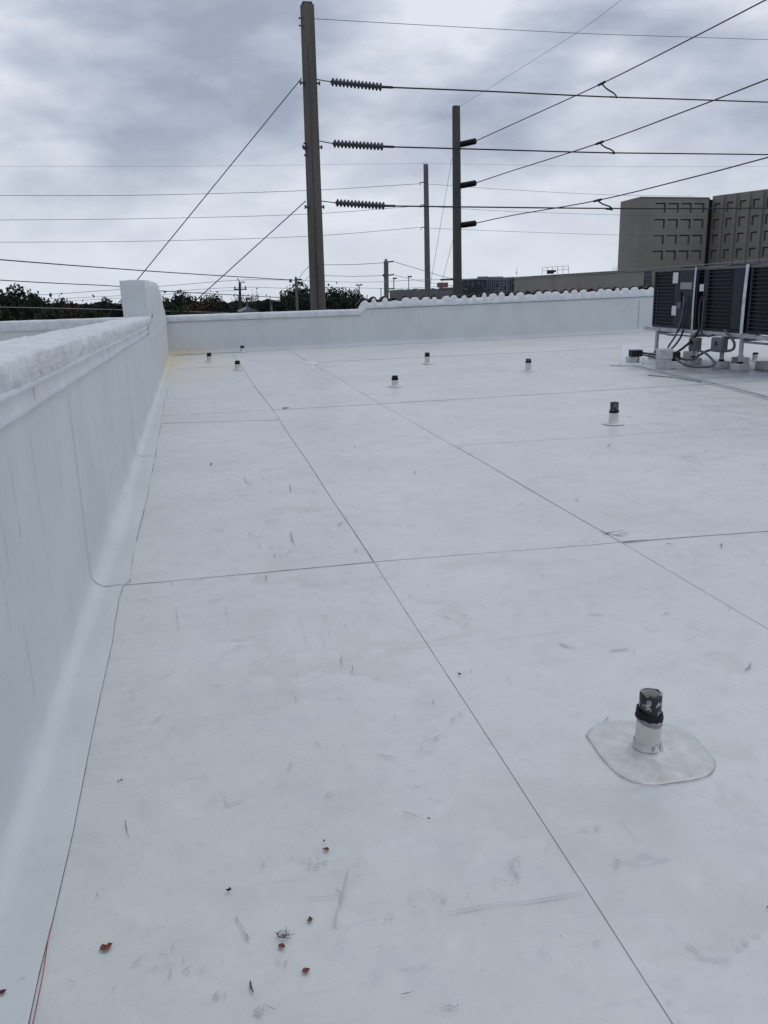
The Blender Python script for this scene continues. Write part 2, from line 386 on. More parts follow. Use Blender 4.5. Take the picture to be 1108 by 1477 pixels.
FAR_A = Vector((-.756, 24.606, 0)); FAR_RZ = math.atan2(2.015, 16.301); E_ = Vector((math.cos(FAR_RZ), math.sin(FAR_RZ), 0))
def farY(x): return FAR_A.y + (x-FAR_A.x)*math.tan(FAR_RZ)
def wob(s, k): return .006*N.noise(Vector((s*.7, k, 0))) + .002*N.noise(Vector((s*5, k, 4)))
T = {  # transverse laps, y as a function of x
 't0': lambda x: -3.5,
 't5': lambda x: interp([(-.53, 4.963), (1.007, 4.95), (2.688, 4.885), (3.77, 4.821), (30, 4.4)], x)+wob(x, 1),
 't11': lambda x: interp([(-.53, 11.52), (.96, 11.26)], x)+wob(x, 2),
 't12': lambda x: interp([(-.53, 12.25), (1.04, 12.2), (2.65, 12.25), (8.07, 12.52), (30, 13.2)], x)+wob(x, 3),
 't8': lambda x: interp([(2.687, 8.63), (6.54, 8.55), (30, 8.2)], x)+wob(x, 4),
 't16': lambda x: interp([(2.7, 16.25), (6.5, 15.95), (8.7, 16.05), (30, 16.4)], x)+wob(x, 5),
 't20': lambda x: interp([(-.6, 20.0), (2.6, 20.05), (30, 21.2)], x)+wob(x, 6),
 't23': lambda x: interp([(-.6, 23.0), (2.6, 23.1), (30, 25.6)], x)+wob(x, 7),
 'far': lambda x: farY(x)-.02}
def seam_or_shadow_line(pts, w, mt):
    mb = MB(); rows = []
    for i, p in enumerate(pts):
        p = Vector(p); d = Vector(pts[min(i+1, len(pts)-1)])-Vector(pts[max(i-1, 0)]); d.z = 0; d.normalize()
        n_ = Vector((-d.y, d.x, 0)); ww = w*(.40+.62*abs(N.noise(Vector((p.x*6, p.y*6, 2)))) + .35*N.noise(Vector((p.x*.8, p.y*.8, 5))))
        ww = max(ww, w*.18)
        rows.append([p-n_*ww/2, p+n_*ww/2])
    mb.grid(rows, False)
    return mb.build('seam_or_shadow_line', mt, roof)
def sheet(xl, xr, y0, y1, z, step=.12, name='membrane_sheet'):
    """one sheet of membrane: top grid plus a short skirt, so laps read as real edges"""
    mb = MB(); xm = (xl(0)+xr(0))/2
    nx = max(2, int((xr(5)-xl(5))/step)); ylen = y1(xm)-y0(xm); ny = max(2, int(ylen/(step*1.4)))
    rows = []
    for j in range(ny+1):
        row = []
        for i in range(nx+1):
            u = i/nx; v = j/ny
            yy = y0(xm)+(y1(xm)-y0(xm))*v
            x = xl(yy)+(xr(yy)-xl(yy))*u
            y = y0(x)+(y1(x)-y0(x))*v
            x = xl(y)+(xr(y)-xl(y))*u
            x += (.0002 if i == 0 else -.0002 if i == nx else 0); y += (.0003 if j == 0 else -.0003 if j == ny else 0)
            row.append(Vector((x, y, z+und(x, y))))
        rows.append(row)
    mb.grid(rows, True)
    lp = rows[0][:] + [r[-1] for r in rows[1:]] + rows[-1][-2::-1] + [r[0] for r in rows[-2:0:-1]]
    mb.grid([lp, [p-Vector((0, 0, .02)) for p in lp]], False, True)
    return mb.build(name, MEM, roof)
c0 = lambda v: (lambda y: v)
LV = {0: 0.0, 1: .0018, 2: .0036}
sheet(fx, ax_, T['t0'], T['t5'], LV[1], .08)
sheet(fx, ax_, T['t5'], T['t11'], LV[0], .12)
sheet(fx, ax_, T['t11'], T['t12'], LV[1], .15)
sheet(fx, ax_, T['t12'], T['t20'], LV[0], .2)
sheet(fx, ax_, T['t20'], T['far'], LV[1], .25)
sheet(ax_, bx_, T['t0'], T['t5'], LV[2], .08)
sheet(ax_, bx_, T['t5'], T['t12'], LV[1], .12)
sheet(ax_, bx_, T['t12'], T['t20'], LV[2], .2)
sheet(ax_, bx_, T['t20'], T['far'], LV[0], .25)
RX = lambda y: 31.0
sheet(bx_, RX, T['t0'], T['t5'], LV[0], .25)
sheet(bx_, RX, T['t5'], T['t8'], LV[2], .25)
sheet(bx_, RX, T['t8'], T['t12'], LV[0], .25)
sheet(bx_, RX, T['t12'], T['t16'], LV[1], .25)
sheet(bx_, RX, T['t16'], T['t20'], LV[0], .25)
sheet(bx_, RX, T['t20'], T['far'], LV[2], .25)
nb = MB(); nb.grid([[(x, y, -.01) for x in (-15.5, -1.2)] for y in (-3.5, 24.0)], False); nb.build('membrane_sheet', MEM, roof)
def line_y(f, ys, z, dx=0): return [Vector((f(y)+dx+wob(y, 11)*.0, y, z+und(f(y), y))) for y in ys]
def line_x(f, xs, z): return [Vector((x, f(x), z+und(x, f(x)))) for x in xs]
fr = lambda a, b, s: [a+(b-a)*i/int((b-a)/s) for i in range(int((b-a)/s)+1)]
ZS = .0041
seam_or_shadow_line(line_y(fx, fr(-1, 4.96, .06), ZS), .0045, SEAM)
seam_or_shadow_line(line_y(lambda y: fx(y)+.010*N.noise(Vector((y*2.2, 3, 1)))+.004*N.noise(Vector((y*8, 3, 1))), fr(4.98, 16, .05), ZS), .0065, SEAMF)
seam_or_shadow_line(line_y(ax_, fr(-1, 4.95, .06), ZS), .0018, SEAM)
seam_or_shadow_line(line_y(ax_, fr(4.96, 12.2, .1), ZS), .0055, SEAMM)
seam_or_shadow_line(line_y(ax_, fr(12.2, 24.3, .2), ZS), .014, SEAMF)
seam_or_shadow_line(line_y(bx_, fr(1, 4.88, .06), ZS), .006, SEAMM)
seam_or_shadow_line(line_y(bx_, fr(4.89, 12.25, .1), ZS), .0075, SEAMM)
seam_or_shadow_line(line_y(bx_, fr(12.25, 24.3, .2), ZS), .016, SEAMF)
seam_or_shadow_line(line_x(T['t5'], fr(fx(4.96), 2.69, .07), ZS), .0105, SEAM); seam_or_shadow_line(line_x(T['t5'], fr(2.69, 12, .07), ZS), .007, SEAM)
seam_or_shadow_line(line_x(T['t11'], fr(fx(11), 1.03, .1), ZS), .014, SEAMF)
seam_or_shadow_line(line_x(T['t12'], fr(-.66, 2.65, .1), ZS), .018, SEAMF)
seam_or_shadow_line(line_x(T['t12'], fr(2.65, 14, .1), ZS), .018, SEAMF)
seam_or_shadow_line(line_x(T['t8'], fr(2.687, 14, .1), ZS), .013, SEAMM)
seam_or_shadow_line(line_x(T['t16'], fr(2.7, 9, .1), ZS), .020, SEAMF)
seam_or_shadow_line(line_x(T['t20'], fr(-.5, 2.2, .1), ZS), .018, SEAMF)
seam_or_shadow_line(line_x(T['t20'], fr(2.7, 12, .15), ZS), .016, SEAMF)
# red chalk line
rl = MB(); rp_ = [atZ(76, 1328, .012), atZ(70, 1352, .012), atZ(62, 1405, .012), atZ(47.5, 1477, .012), atZ(41, 1510, .012)]
rows = []
for i, p in enumerate(catmull(rp_, 6)):
    w = .0005+.0009*min(1, i/6); rows.append([p+Vector((-w, 0, 0)), p+Vector((w, 0, 0))])
rl.grid(rows, False); rl.build('chalk_line', RED, roof)

# roof patches where hoods stand
def flat_patch(corners, z, mt, name='membrane_patch', parent=None, rr=.2, seg=6, edge=None, wobk=0):
    """rounded quad patch"""
    P = [Vector(c) for c in corners]; n = len(P); out = []
    for i in range(n):
        a, b, c = P[i-1], P[i], P[(i+1) % n]
        p0 = b+(a-b)*rr; p2 = b+(c-b)*rr
        for k in range(seg+1):
            t = k/seg; out.append(p0*(1-t)**2+b*2*t*(1-t)+p2*t*t)
    ctr = sum(out, Vector())/len(out); mb = MB(); rows = []
    for s_ in (0.02, .35, .6, .8, .93, 1.0):
        row = []
        for p in out:
            q_ = ctr+(p-ctr)*s_; zz = z+(.004*N.noise(Vector((q_.x*18, q_.y*18, 1))) + .0015 if wobk and s_ < .99 else 0)
            row.append((q_.x, q_.y, zz + und(q_.x, q_.y)))
        rows.append(row)
    rows.append([(x, y, zz-.008) for x, y, zz in rows[-1]])
    mb.grid(rows, True, True)
    o = mb.build(name, mt, parent or roof)
    if edge:
        rows = []
        L_ = len(out)
        mb = MB()
        for i in range(L_+1):
            p = out[i % L_]; d = (p-ctr).normalized(); w = edge*(.4+1.1*abs(N.noise(p*14)))
            zz = z+.0025+und(p.x, p.y)
            rows.append([(p.x+d.x*w, p.y+d.y*w, zz-.002), (p.x-d.x*w*.3, p.y-d.y*w*.3, zz)])
        mb.grid(rows, False); mb.build('patch_edge', SEAMF, parent or roof)
    return o
flat_patch([atZ(893, 528), atZ(897, 496), atZ(925, 495), atZ(930, 528)], .012, PATCH if False else BANDM)
flat_patch([atZ(866, 767), atZ(872, 763), atZ(905, 768), atZ(900, 775), atZ(885, 773)], .012, BOOT, rr=.3)
flat_patch([atZ(436, 522), atZ(455, 521), atZ(460, 526), atZ(445, 527)], .012, COAT)

# ------------------------------------------------------------------ left parapet wall
LW = thing('parapet_wall', 'white coated parapet running along the left edge of the roof with lumpy rounded cap', 'wall', (XL, -3, 0))
off = Vector((XL, -3, 0))
def sag(y): return -.0145*(y-4)
def cove_r(y):                                # base of the flashing bulges here and there
    b = .075 + .022*N.noise(Vector((0, y*.9, 3)))
    b += .045*math.exp(-((y-6.4)/1.6)**2)
    return b
def wall_sheet(y0, y1, dz, lx=0.0):
    mb = MB(); ny = max(3, int((y1-y0)/.12)); rows = []
    for j in range(ny+1):
        y = y0+(y1-y0)*j/ny; r = cove_r(y); xe = fx(y); row = []
        for z in (1.30+sag(y), 1.1, .95, .8, .65, .5, .38, .28, r+.08):
            row.append((XL+dz+.004*N.noise(Vector((y*1.3, z*2, 5))), y, z))
        for k in range(1, 7):
            a = math.pi/2*k/6
            row.append((XL+dz+r-r*math.cos(a)+.004*N.noise(Vector((y*4, k, 5))), y, dz+.004+r-r*math.sin(a)))
        xs = XL+r+dz
        for k in (.35, .7, .97, 1.0):
            x = xs+(xe-.001-xs)*k; row.append((x, y, .0085+dz*.5+und(x, y)+(.0015*N.noise(Vector((x*9, y*5, 1))) if k < .9 else 0)))
        row.append((xe-.001, y, -.01))
        rows.append([Vector(p)-off for p in row])
    mb.grid(rows, True)
    return mb.build('membrane_sheet', WALLM, LW)
wall_sheet(-3, 4.9595, .002); wall_sheet(4.9605, 9.15, .002); wall_sheet(9.151, 16.0, .002); wall_sheet(16.001, 24.3, .002)
def lap_path(y, ztop):
    r = cove_r(y); P = [(XL+.0035, y, z) for z in (ztop, .9, .6, .35, r+.08)]
    for k in range(1, 7):
        a = math.pi/2*k/6; P.append((XL+.0035+r-r*math.cos(a), y, .0085+r-r*math.sin(a)))
    return P+[(fx(y)-.01, y, .0125)]
def vline(pl, w, mt):
    """vertical lap line on the wall face, given as points on the wall"""
    mb = MB(); rows = []
    P = catmull(pl, 6)
    for i, p in enumerate(P):
        t_ = (P[min(i+1, len(P)-1)]-P[max(i-1, 0)]).normalized()
        nrm = Vector((1, 0, 0)) if p.z > .12 else Vector((.7, 0, .7))
        if p.z < .03: nrm = Vector((0, 0, 1))
        s_ = t_.cross(nrm).normalized(); ww = w*(.6+.8*abs(N.noise(p*9)))
        rows.append([p+s_*ww/2-off, p-s_*ww/2-off])
    mb.grid(rows, False); mb.build('seam_or_shadow_line', mt, LW)
xw = XL+.0125
vline([(x+.003, y+.008*N.noise(Vector((z*3, 1, 1))), z+.001) for x, y, z in lap_path(4.96, 1.17)], .0060, SEAM)
vline([(x+.003, y+.012*N.noise(Vector((z*3, 2, 1))), z+.001) for x, y, z in lap_path(9.15, 1.08)], .0085, SEAM)
vline([(xw-.006, 6.9, 1.15), (xw-.006, 6.92, .8), (xw-.006, 6.93, .62)], .005, SEAMF)
for yv, za, zb_w in ((2.95, 1.13, .55), (3.3, 1.12, .8), (3.05, 1.1, .75), (3.75, 1.13, .4), (4.35, 1.15, .75), (6.0, 1.1, .7), (7.6, 1.1, .5), (5.6, .9, .55), (10.5, 1.0, .5), (3.15, .5, .2)):
    vline([(xw-.006, yv, za), (xw-.006, yv+.01, (za+zb_w)/2), (xw-.006, yv+.015, zb_w)], .0032, SCUFF[2])
# solid core, band and cap
core = MB(); core.span((XL-.40-off.x, 0, -.02), (XL-.006-off.x, 26.2, 1.0)); core.build('wall_core', COAT, LW)
mb = MB(); rows = []
for y in fr(-3, 13.9, .1):
    s_ = sag(y) + .004*N.noise(Vector((y*2, 1, 1))); xo = XL+.018+.003*N.noise(Vector((y*1.5, 0, 2)))
    rows.append([Vector(p)-off for p in ((XL+.004, y, 1.222+s_), (xo-.002, y, 1.225+s_), (xo+.003, y, 1.238+s_), (xo-.003, y, 1.252+s_), (xo-.004, y, 1.312+s_), (xo+.003, y, 1.320+s_), (xo+.005, y, 1.330+s_), (xo-.004, y, 1.345+s_))])
mb.grid(rows, True); mb.build('metal_band', BANDM, LW)
for yj in (3.9, 5.6, 7.4, 9.6):
    mb = MB(); s_ = sag(yj); mb.span((.0125, yj+3, 1.252+s_), (.0165, yj+3.004, 1.312+s_)); mb.build('band_joint', SCUFF[2], LW)
mb = MB(); rows = []
def lump(y, k):
    return .014*N.noise(Vector((y*3.2, k*1.7, 9))) + .011*N.noise(Vector((y*8, k*2.6, 4))) + .007*N.noise(Vector((y*19, k*5.1, 4)))
for y in fr(-3, 15.3, .04):
    s_ = sag(y); row = []
    bl = max(0, min(1, (y-12.5)/2.5)); top = 1.475+s_
    prof = [(.008, 1.332), (.018, 1.350), (.015, 1.375), (.021, 1.400), (.023, 1.424), (.020, 1.446), (.008, 1.461), (-.015, 1.469), (-.06, 1.473), (-.12, 1.477), (-.19, 1.480), (-.26, 1.477), (-.32, 1.472), (-.37, 1.462), (-.41, 1.445), (-.435, 1.41), (-.44, 1.35), (-.44, 1.2)]
    for k, (dx, z) in enumerate(prof):
        l = lump(y, k*.35); l2 = l + .013*N.noise(Vector((y*.9, k*.15, 6)))
        if 1.34 < z < 1.44 and dx > 0: l += .006*math.sin(z*140)
        row.append(Vector((XL+dx+(l if k < 7 else l*.4), y, z+s_+(l2 if k > 5 else l*.5)))-off)
    rows.append(row)
mb.grid(rows, True); mb.build('cap', COAT, LW)
# raised end block at the far end of the wall, ramping down to the back wall
mb = MB(); rows = []
NS = 26
def blk(y):
    """top height of the raised block along the wall"""
    return interp([(14.6, 1.90), (15.0, 1.92), (17.5, 1.93), (20.2, 1.92), (21.4, 1.86), (22.0, 1.74), (22.8, 1.50), (23.4, 1.30), (23.9, 1.16), (24.5, 1.09)], y)
ys = fr(14.95, 24.6, .22)
for y in ys:
    zt = blk(y); lean = 0.0; row = []
    wl = -.42-lean; sgn = 1
    xr0 = .010; xr1 = .004-.03*(zt-1.1)
    zb = .9
    for k in range(NS):
        if k < 9: x = xr0+(xr1-xr0)*k/8; z = zb+(zt-.006-zb)*k/8
        elif k < 17: t_ = (k-9)/7; x = xr1-.004+(wl+.008-xr1)*t_; z = zt-.006*abs(2*t_-1)**2 
        else: t_ = (k-17)/8; x = wl+.010*t_; z = zt-.006+(zb-zt+.006)*t_
        l = .010*N.noise(Vector((y*1.6, k*.3, 2)))+.004*N.noise(Vector((y*5, k*.8, 6)))
        row.append(Vector((XL+x+l, y, z+l*.6))-off)
    rows.append(row)
mb.grid(rows, True)
# front cap face
r0 = rows[0]; cen = sum(r0, Vector())/len(r0)
fr_rows = [[cen+(p-cen)*s_+Vector((0, -.012*min(1, (1-s_)*12)+.006*N.noise(p*3), 0)) for p in r0] for s_ in (1, .97, .7, .4, .0001)]
mb.grid(fr_rows, False, True)
mb.build('end_block', WALLM, LW)
mb = MB(); rows = []
for y in fr(13.9, 16.6, .1):     # band ends, coated edge sweeps up into the block
    t_ = (y-13.9)/2.7; s_ = sag(y)
    rows.append([Vector((XL+.02+.006*N.noise(Vector((y*5, k, 0))), y, (1.20+s_)*(1-t_)+(1.30)*t_+k*.022*(1-t_*.6)))-off if k else Vector((XL+.002, y, (1.19+s_)*(1-t_)+1.28*t_))-off for k in range(6)])
mb.grid(rows, True); mb.build('coating_edge', COAT, LW)

# ------------------------------------------------------------------ far parapet wall with coping and clay tiles
FW = thing('parapet_wall', 'long white parapet across the far end of the roof, stepped up under a row of clay tiles', 'wall', FAR_A, FAR_RZ)
def fbase(u): return 0.0
mb = MB(); rows = []
for u in fr(-14, 31, .25):
    row = []
    row.append((u, -.30, .006))
    for k in range(0, 6):
        a = math.pi/2*k/5; row.append((u, -.12+.12*math.sin(a), .008+.12-.12*math.cos(a)))
    for z in (.3, .5, .7, .9, 1.06, 1.06 if u < 5.9 else 1.075+.10*(min(u, 16)-5.7)/10.6+.03): row.append((u, .003*N.noise(Vector((u, z*2, 7))), z))
    rows.append(row)
mb.grid(rows, True); mb.build('membrane_sheet', WALLM, FW)
mb = MB(); mb.span((-14, .006, -7), (31, .30, 1.02)); mb.build('wall_core', COAT, FW)
for u in (15.7,):
    mb = MB(); mb.span((u, -.009, .12), (u+.010, -.004, 1.05)); mb.build('seam_or_shadow_line', SEAMF, FW)
mb = MB(); mb.grid([[(u, -.31, .0145+und(FAR_A.x+u, FAR_A.y)), (u, -.29+.012*N.noise(Vector((u, 0, 0))), .0145+und(FAR_A.x+u, FAR_A.y))] for u in fr(0, 20, .15)], False); mb.build('seam_or_shadow_line', SEAMF, FW)
def coping(u0, u1, zb, zt, name='coping'):
    mb = MB(); rows = []
    for u in fr(u0, u1, .10):
        l = lambda k: .008*N.noise(Vector((u*2.2, k*.9, 1)))+.004*N.noise(Vector((u*7, k*2, 5)))
        prof = [(-.004, zb), (-.035, zb+.004), (-.045, zb+.03), (-.042, (zb+zt)/2), (-.045, zt-.035), (-.03, zt-.010), (.0, zt), (.14, zt+.012), (.28, zt), (.33, zt-.03), (.34, zb)]
        rows.append([(u, y+l(k), z+l(k+3)) for k, (y, z) in enumerate(prof)])
    mb.grid(rows, True, False)
    for r_ in (rows[0], rows[-1]): mb.face(r_)
    return mb.build(name, COAT, FW)
coping(-14, -.3, .80, 1.065); coping(.05, 5.76, .90, 1.075)
mb = MB(); mb.grid([[(u, -.049, z) for u in (.05, 5.7)] for z in (.893, .900)], False); mb.build('seam_or_shadow_line', SEAMF, FW)
U0, U1 = 5.72, 24.0; PIT = .332
def zb_(u): return 1.075+.10*(min(u, 16)-5.7)/10.6
def zt_(u): return 1.36+.15*(min(u, 16)-5.7)/10.6
ntile = int((U1-U0)/PIT)
rt = random.Random(4)
hum = [(rt.choice((.25, .6, .8, .95, 1.05, .7)), rt.uniform(-.04, .04), rt.uniform(.55, 1.3)) for _ in range(ntile+2)]
def hump(u):
    k = int((u-U0)/PIT); best = 0
    for i in (k-1, k, k+1):
        if 0 <= i < ntile:
            a, d, w = hum[i]; c = U0+PIT*(i+.5)+d; t_ = (u-c)/(PIT*.36*w)
            if abs(t_) < 1: best = max(best, a*(1-t_*t_)**.6)
    return best
mb = MB(); rows = []
for u in fr(U0-.02, U1, .022):
    ze = min(1.0, (u-U0+.02)/.22); zb = zb_(u) - (.17*(1-ze) if ze < 1 else 0); h_ = hump(u)
    zt = zb_(u)+.02+(zt_(u)-zb_(u)-.10)*(.25+.75*ze**.6) - .022 + .132*h_
    l = lambda k: .010*N.noise(Vector((u*3.2, k*.7, 1)))+.006*N.noise(Vector((u*9, k*2, 5)))
    prof = [(.0, zb), (-.035, zb+.006), (-.047, zb+.035), (-.040, zb+.09), (-.03, zb+(zt-zb)*.55), (-.012, zb+(zt-zb)*.8), (.01, zt-.02), (.04, zt), (.09, zt-.005), (.14, zt-.05), (.16, zb)]
    rows.append([(u, y+l(k), z+l(k+2)*.8) for k, (y, z) in enumerate(prof)])
mb.grid(rows, True); mb.face(rows[0]); mb.build('coating_ridge', COAT, FW)
mb = MB(); mb.grid([[(u, -.006, zb_(u)-.010+.003*N.noise(Vector((u*2, 1, 1)))), (u, -.034, zb_(u)+.002)] for u in fr(U0+.2, U1, .15)], False); mb.build('seam_or_shadow_line', SEAMF, FW)  # dark strip painting the shadow line below the overhanging coating
def barrel(r, th, ln, a0, a1, tilt, sgn=1):
    mb = MB(); rows = []; n = 12
    for yy, rr in ((0, r), (ln, r*1.1)):
        for q_ in (0, 1): pass
    def prof(y, dz, rr):
        o_ = [(rr*math.cos(a0+(a1-a0)*k/n), y, dz+sgn*rr*math.sin(a0+(a1-a0)*k/n)) for k in range(n+1)]
        i_ = [((rr-th)*math.cos(a0+(a1-a0)*k/n), y, dz+sgn*(rr-th)*math.sin(a0+(a1-a0)*k/n)) for k in range(n, -1, -1)]
        return o_+i_
    mb.grid([prof(0, 0, r), prof(ln*.5, -tilt*.5, r), prof(ln, -tilt, r*1.02)], False, True, True)
    return mb.mesh('roof_tile', TILE)
CAPT = barrel(.102, .018, .42, 0, math.pi, .16); PANT = barrel(.088, .018, .42, 0, math.pi, .16, -1)
for i in range(ntile):
    a, d, w = hum[i]; u = U0+PIT*(i+.5)+d
    z = zt_(u)-.052+rt.uniform(-.014, .022)+.030*(a-.8)
    o = inst(CAPT, 'roof_tile', FW, (u, .115+rt.uniform(-.02, .03), z)); o.rotation_euler = (0, rt.uniform(-.08, .08), rt.uniform(-.05, .05))
    o = inst(PANT, 'roof_tile', FW, (u+PIT*.5, .10+rt.uniform(-.02, .03), z+.088+rt.uniform(-.015, .014))); o.rotation_euler = (0, rt.uniform(-.07, .07), rt.uniform(-.05, .05))
mb = MB(); mb.face([(U0+.3, .35, zt_(U0)-.17), (U1, .35, zt_(U1)-.17), (U1, 3.2, -.6), (U0+.3, 3.2, -.6)]); mb.build('roof_slope', TILE, FW)

# ------------------------------------------------------------------ vent pipes
def vent(px, py, h, label, r=.056, lean=(0, 0), collar=(.13, .165), style=0, detailed=False, cat='vent pipe'):
    b = atZ(px, py); z0 = und(b.x, b.y)+.006
    t = thing('vent_pipe', label, cat, (b.x, b.y, z0), 0, 'vent pipes through the roof membrane')
    rv = random.Random(int(px*7+py)); k1 = rv.uniform(0, 9)
    ax = Vector((lean[0], lean[1], 1)).normalized(); n = 40 if detailed else 20
    jit = lambda a, z: .05*N.noise(Vector((math.cos(a)*2+k1, math.sin(a)*2, z*20)))
    cz0, cz1 = collar
    # inner and upper pipe (hollow)
    mb = MB(); rt_ = r*(.90 if detailed else .93)
    zr = lambda a: 1
    rows = []
    for rr, zz in ((rt_, cz0), (rt_, cz1+.01), (rt_, h-.003), (rt_-.002, h), (rt_-.009, h), (rt_-.010, h-.004)):
        row = []
        for k in range(n):
            a = 2*math.pi*k/n; chip = (.006*N.noise(Vector((math.cos(a)*2.5+k1, math.sin(a)*2.5, 1))) if zz > h-.01 else 0)
            row.append(Vector((rr*math.cos(a), rr*math.sin(a), zz+chip))+Vector((ax.x*zz, ax.y*zz, 0)))
        rows.append(row)
    mb.grid(rows, True, True); mb.build('pipe_top', MOTT if (detailed or style) else TAR, t)
    mb = MB(); mb.lathe([(rt_-.010, h-.004), (rt_-.011, h-.1), (rt_-.011, .03), (.001, .03)], (0, 0, 0), tuple(ax), n); mb.build('pipe_bore', GBOX if not detailed else PVC, t)
    mb = MB(); mb.lathe([(r*1.12, .002), (r*1.07, .02), (r*1.04, .06), (r, cz0+.004), (r*.90, cz0+.012)], (0, 0, 0), tuple(ax), n); mb.build('boot_sleeve', PVC, t)
    # slanted black clamp collar
    mb = MB(); rows = []
    for j in range(9):
        a2 = 2*math.pi*j/8; row = []
        for k in range(n):
            a = 2*math.pi*k/n
            th = (cz1-cz0)/2*(1+.25*N.noise(Vector((math.cos(a)*2, math.sin(a)*2, k1))))
            rr = r*1.0+(.0045 if detailed else .006)*math.cos(a2)+(.004*N.noise(Vector((math.cos(a)*5, math.sin(a)*5, a2))) if detailed else 0)
            if detailed and abs((a-math.pi*1.07)) < .30: rr += .008*max(0, math.cos(a2)+.4)
            zz = (cz0+cz1)/2+th*math.sin(a2)+(-.010*math.cos(a-math.pi*1.75) if detailed else -.004*math.cos(a-2))
            row.append(Vector((rr*math.cos(a)+ax.x*zz, rr*math.sin(a)+ax.y*zz, zz)))
        rows.append(row)
    mb.grid(rows, True, True); mb.build('clamp_collar', TAR, t)
    if detailed:
        mb = MB(); rows = []
        for j in range(7):
            row = []
            for k in range(n):
                a = 2*math.pi*k/n; zz = cz0-.016+j*.004-.012*math.cos(a-math.pi*1.75); rr = r*1.03+.0015*math.sin(j)
                row.append(Vector((rr*math.cos(a)+ax.x*zz, rr*math.sin(a)+ax.y*zz, zz)))
            rows.append(row)
        mb.grid(rows, True, True); mb.build('hose_clamp', LABELG, t)
    # flared base
    mb = MB(); mb.lathe([(r*1.06, .045), (r*1.14, .022), (r*1.28, .012), (r*1.55, .007), (r*2.0, .003), (r*2.4, .0005)], (0, 0, 0), None, n, (lambda a, z: .10*N.noise(Vector((math.cos(a)*2, math.sin(a)*2, 3+k1)))))
    mb.build('boot_flange', BOOT if not detailed else PATCH, t)
    if detailed:
        mb = MB(); rows = []
        for k in range(49):
            a = math.pi*(.95+1.05*k/48); rr = r*1.22+.004*N.noise(Vector((a*3, 0, 0)))
            w = .0012+.0012*abs(N.noise(Vector((a*5, 3, 0))))
            rows.append([(rr*math.cos(a), rr*math.sin(a), .0195), ((rr+w)*math.cos(a), (rr+w)*math.sin(a), .0185)])
        mb.grid(rows, False); mb.build('caulk_crack', SEAM, t)
        mb = MB(); rows = []
        for k in range(17):
            a = math.pi*(1.45+.42*k/16)
            rows.append([((r*1.10+.001)*math.cos(a), (r*1.10+.001)*math.sin(a), .020), ((r*1.075+.0015)*math.cos(a), (r*1.075+.0015)*math.sin(a), .040+.008*N.noise(Vector((a*4, 1, 1))))])
        mb.grid(rows, True); mb.build('old_caulk', mat('old_caulk', (.34, .33, .24), .7, var=.5, scale=70), t)
    return t
v0 = vent(933, 1084, .238, 'nearest white vent pipe with black clamp and mottled tar rim on a rounded patch', r=.045, lean=(.01, 0), collar=(.138, .168), detailed=True)
pc = [(845, 1064), (858, 1050), (893, 1043), (950, 1045), (990, 1058), (1024, 1092), (1031, 1110), (1018, 1124), (985, 1131), (938, 1136), (900, 1126), (872, 1102)]
vp = Vector(v0.location)
def local_patch():
    P = [atZ(*p)-Vector((vp.x, vp.y, 0)) for p in pc]
    out = catmull(P+[P[0]], 7)[:-1]
    ctr = sum(out, Vector())/len(out); mb = MB(); rows = []
    for s_ in (.05, .2, .4, .6, .75, .88, .95, 1.0):
        rows.append([(ctr.x+(p.x-ctr.x)*s_, ctr.y+(p.y-ctr.y)*s_, (.0030 if s_ < 1 else -.003)+((.0022+.0035*N.noise(Vector((p.x*s_*16, p.y*s_*16, 4)))) if s_ < .96 else 0)) for p in out])
    mb.grid(rows, True, True); mb.build('flashing_patch', PATCH, v0)
    mb = MB(); rows = []
    for i in range(len(out)+1):
        p = out[i % len(out)]; d = (p-ctr).normalized(); w = .0008+.0022*abs(N.noise(p*20))
        rows.append([(p.x+d.x*w, p.y+d.y*w, .0046), (p.x-d.x*.0006, p.y-d.y*.0006, .0052)])
    mb.grid(rows, False); mb.build('patch_edge', SEAM, v0)
local_patch()
vent(885, 612, .265, 'white vent pipe with black splashed top standing in the middle of the right-hand roof field', collar=(.135, .165), style=1)
vent(762, 536, .25, 'white vent pipe with black rim halfway between the far wall and the air conditioners', collar=(.17, .205), style=1)
vent(616.5, 525, .25, 'vent pipe with tall black collar closest to the tiled wall in the centre', collar=(.16, .20))
vent(570, 558, .19, 'short vent pipe with black cap standing just right of the second long roof seam', collar=(.11, .15))
vent(343, 534, .20, 'vent pipe with slanted black top right beside the long seam near the far wall', collar=(.12, .16), lean=(.03, 0))
vent(302.5, 522, .22, 'leftmost vent pipe, its black collar broken by a white gap, near the far left corner', collar=(.13, .17))
vent(350, 508, .175, 'smallest vent pipe standing tight against the far parapet wall', collar=(.11, .145))
vent(1089, 520, .165, 'stubby grey vent pipe behind the air conditioner stand', r=.055, collar=(.125, .15))
def und_ok(): pass

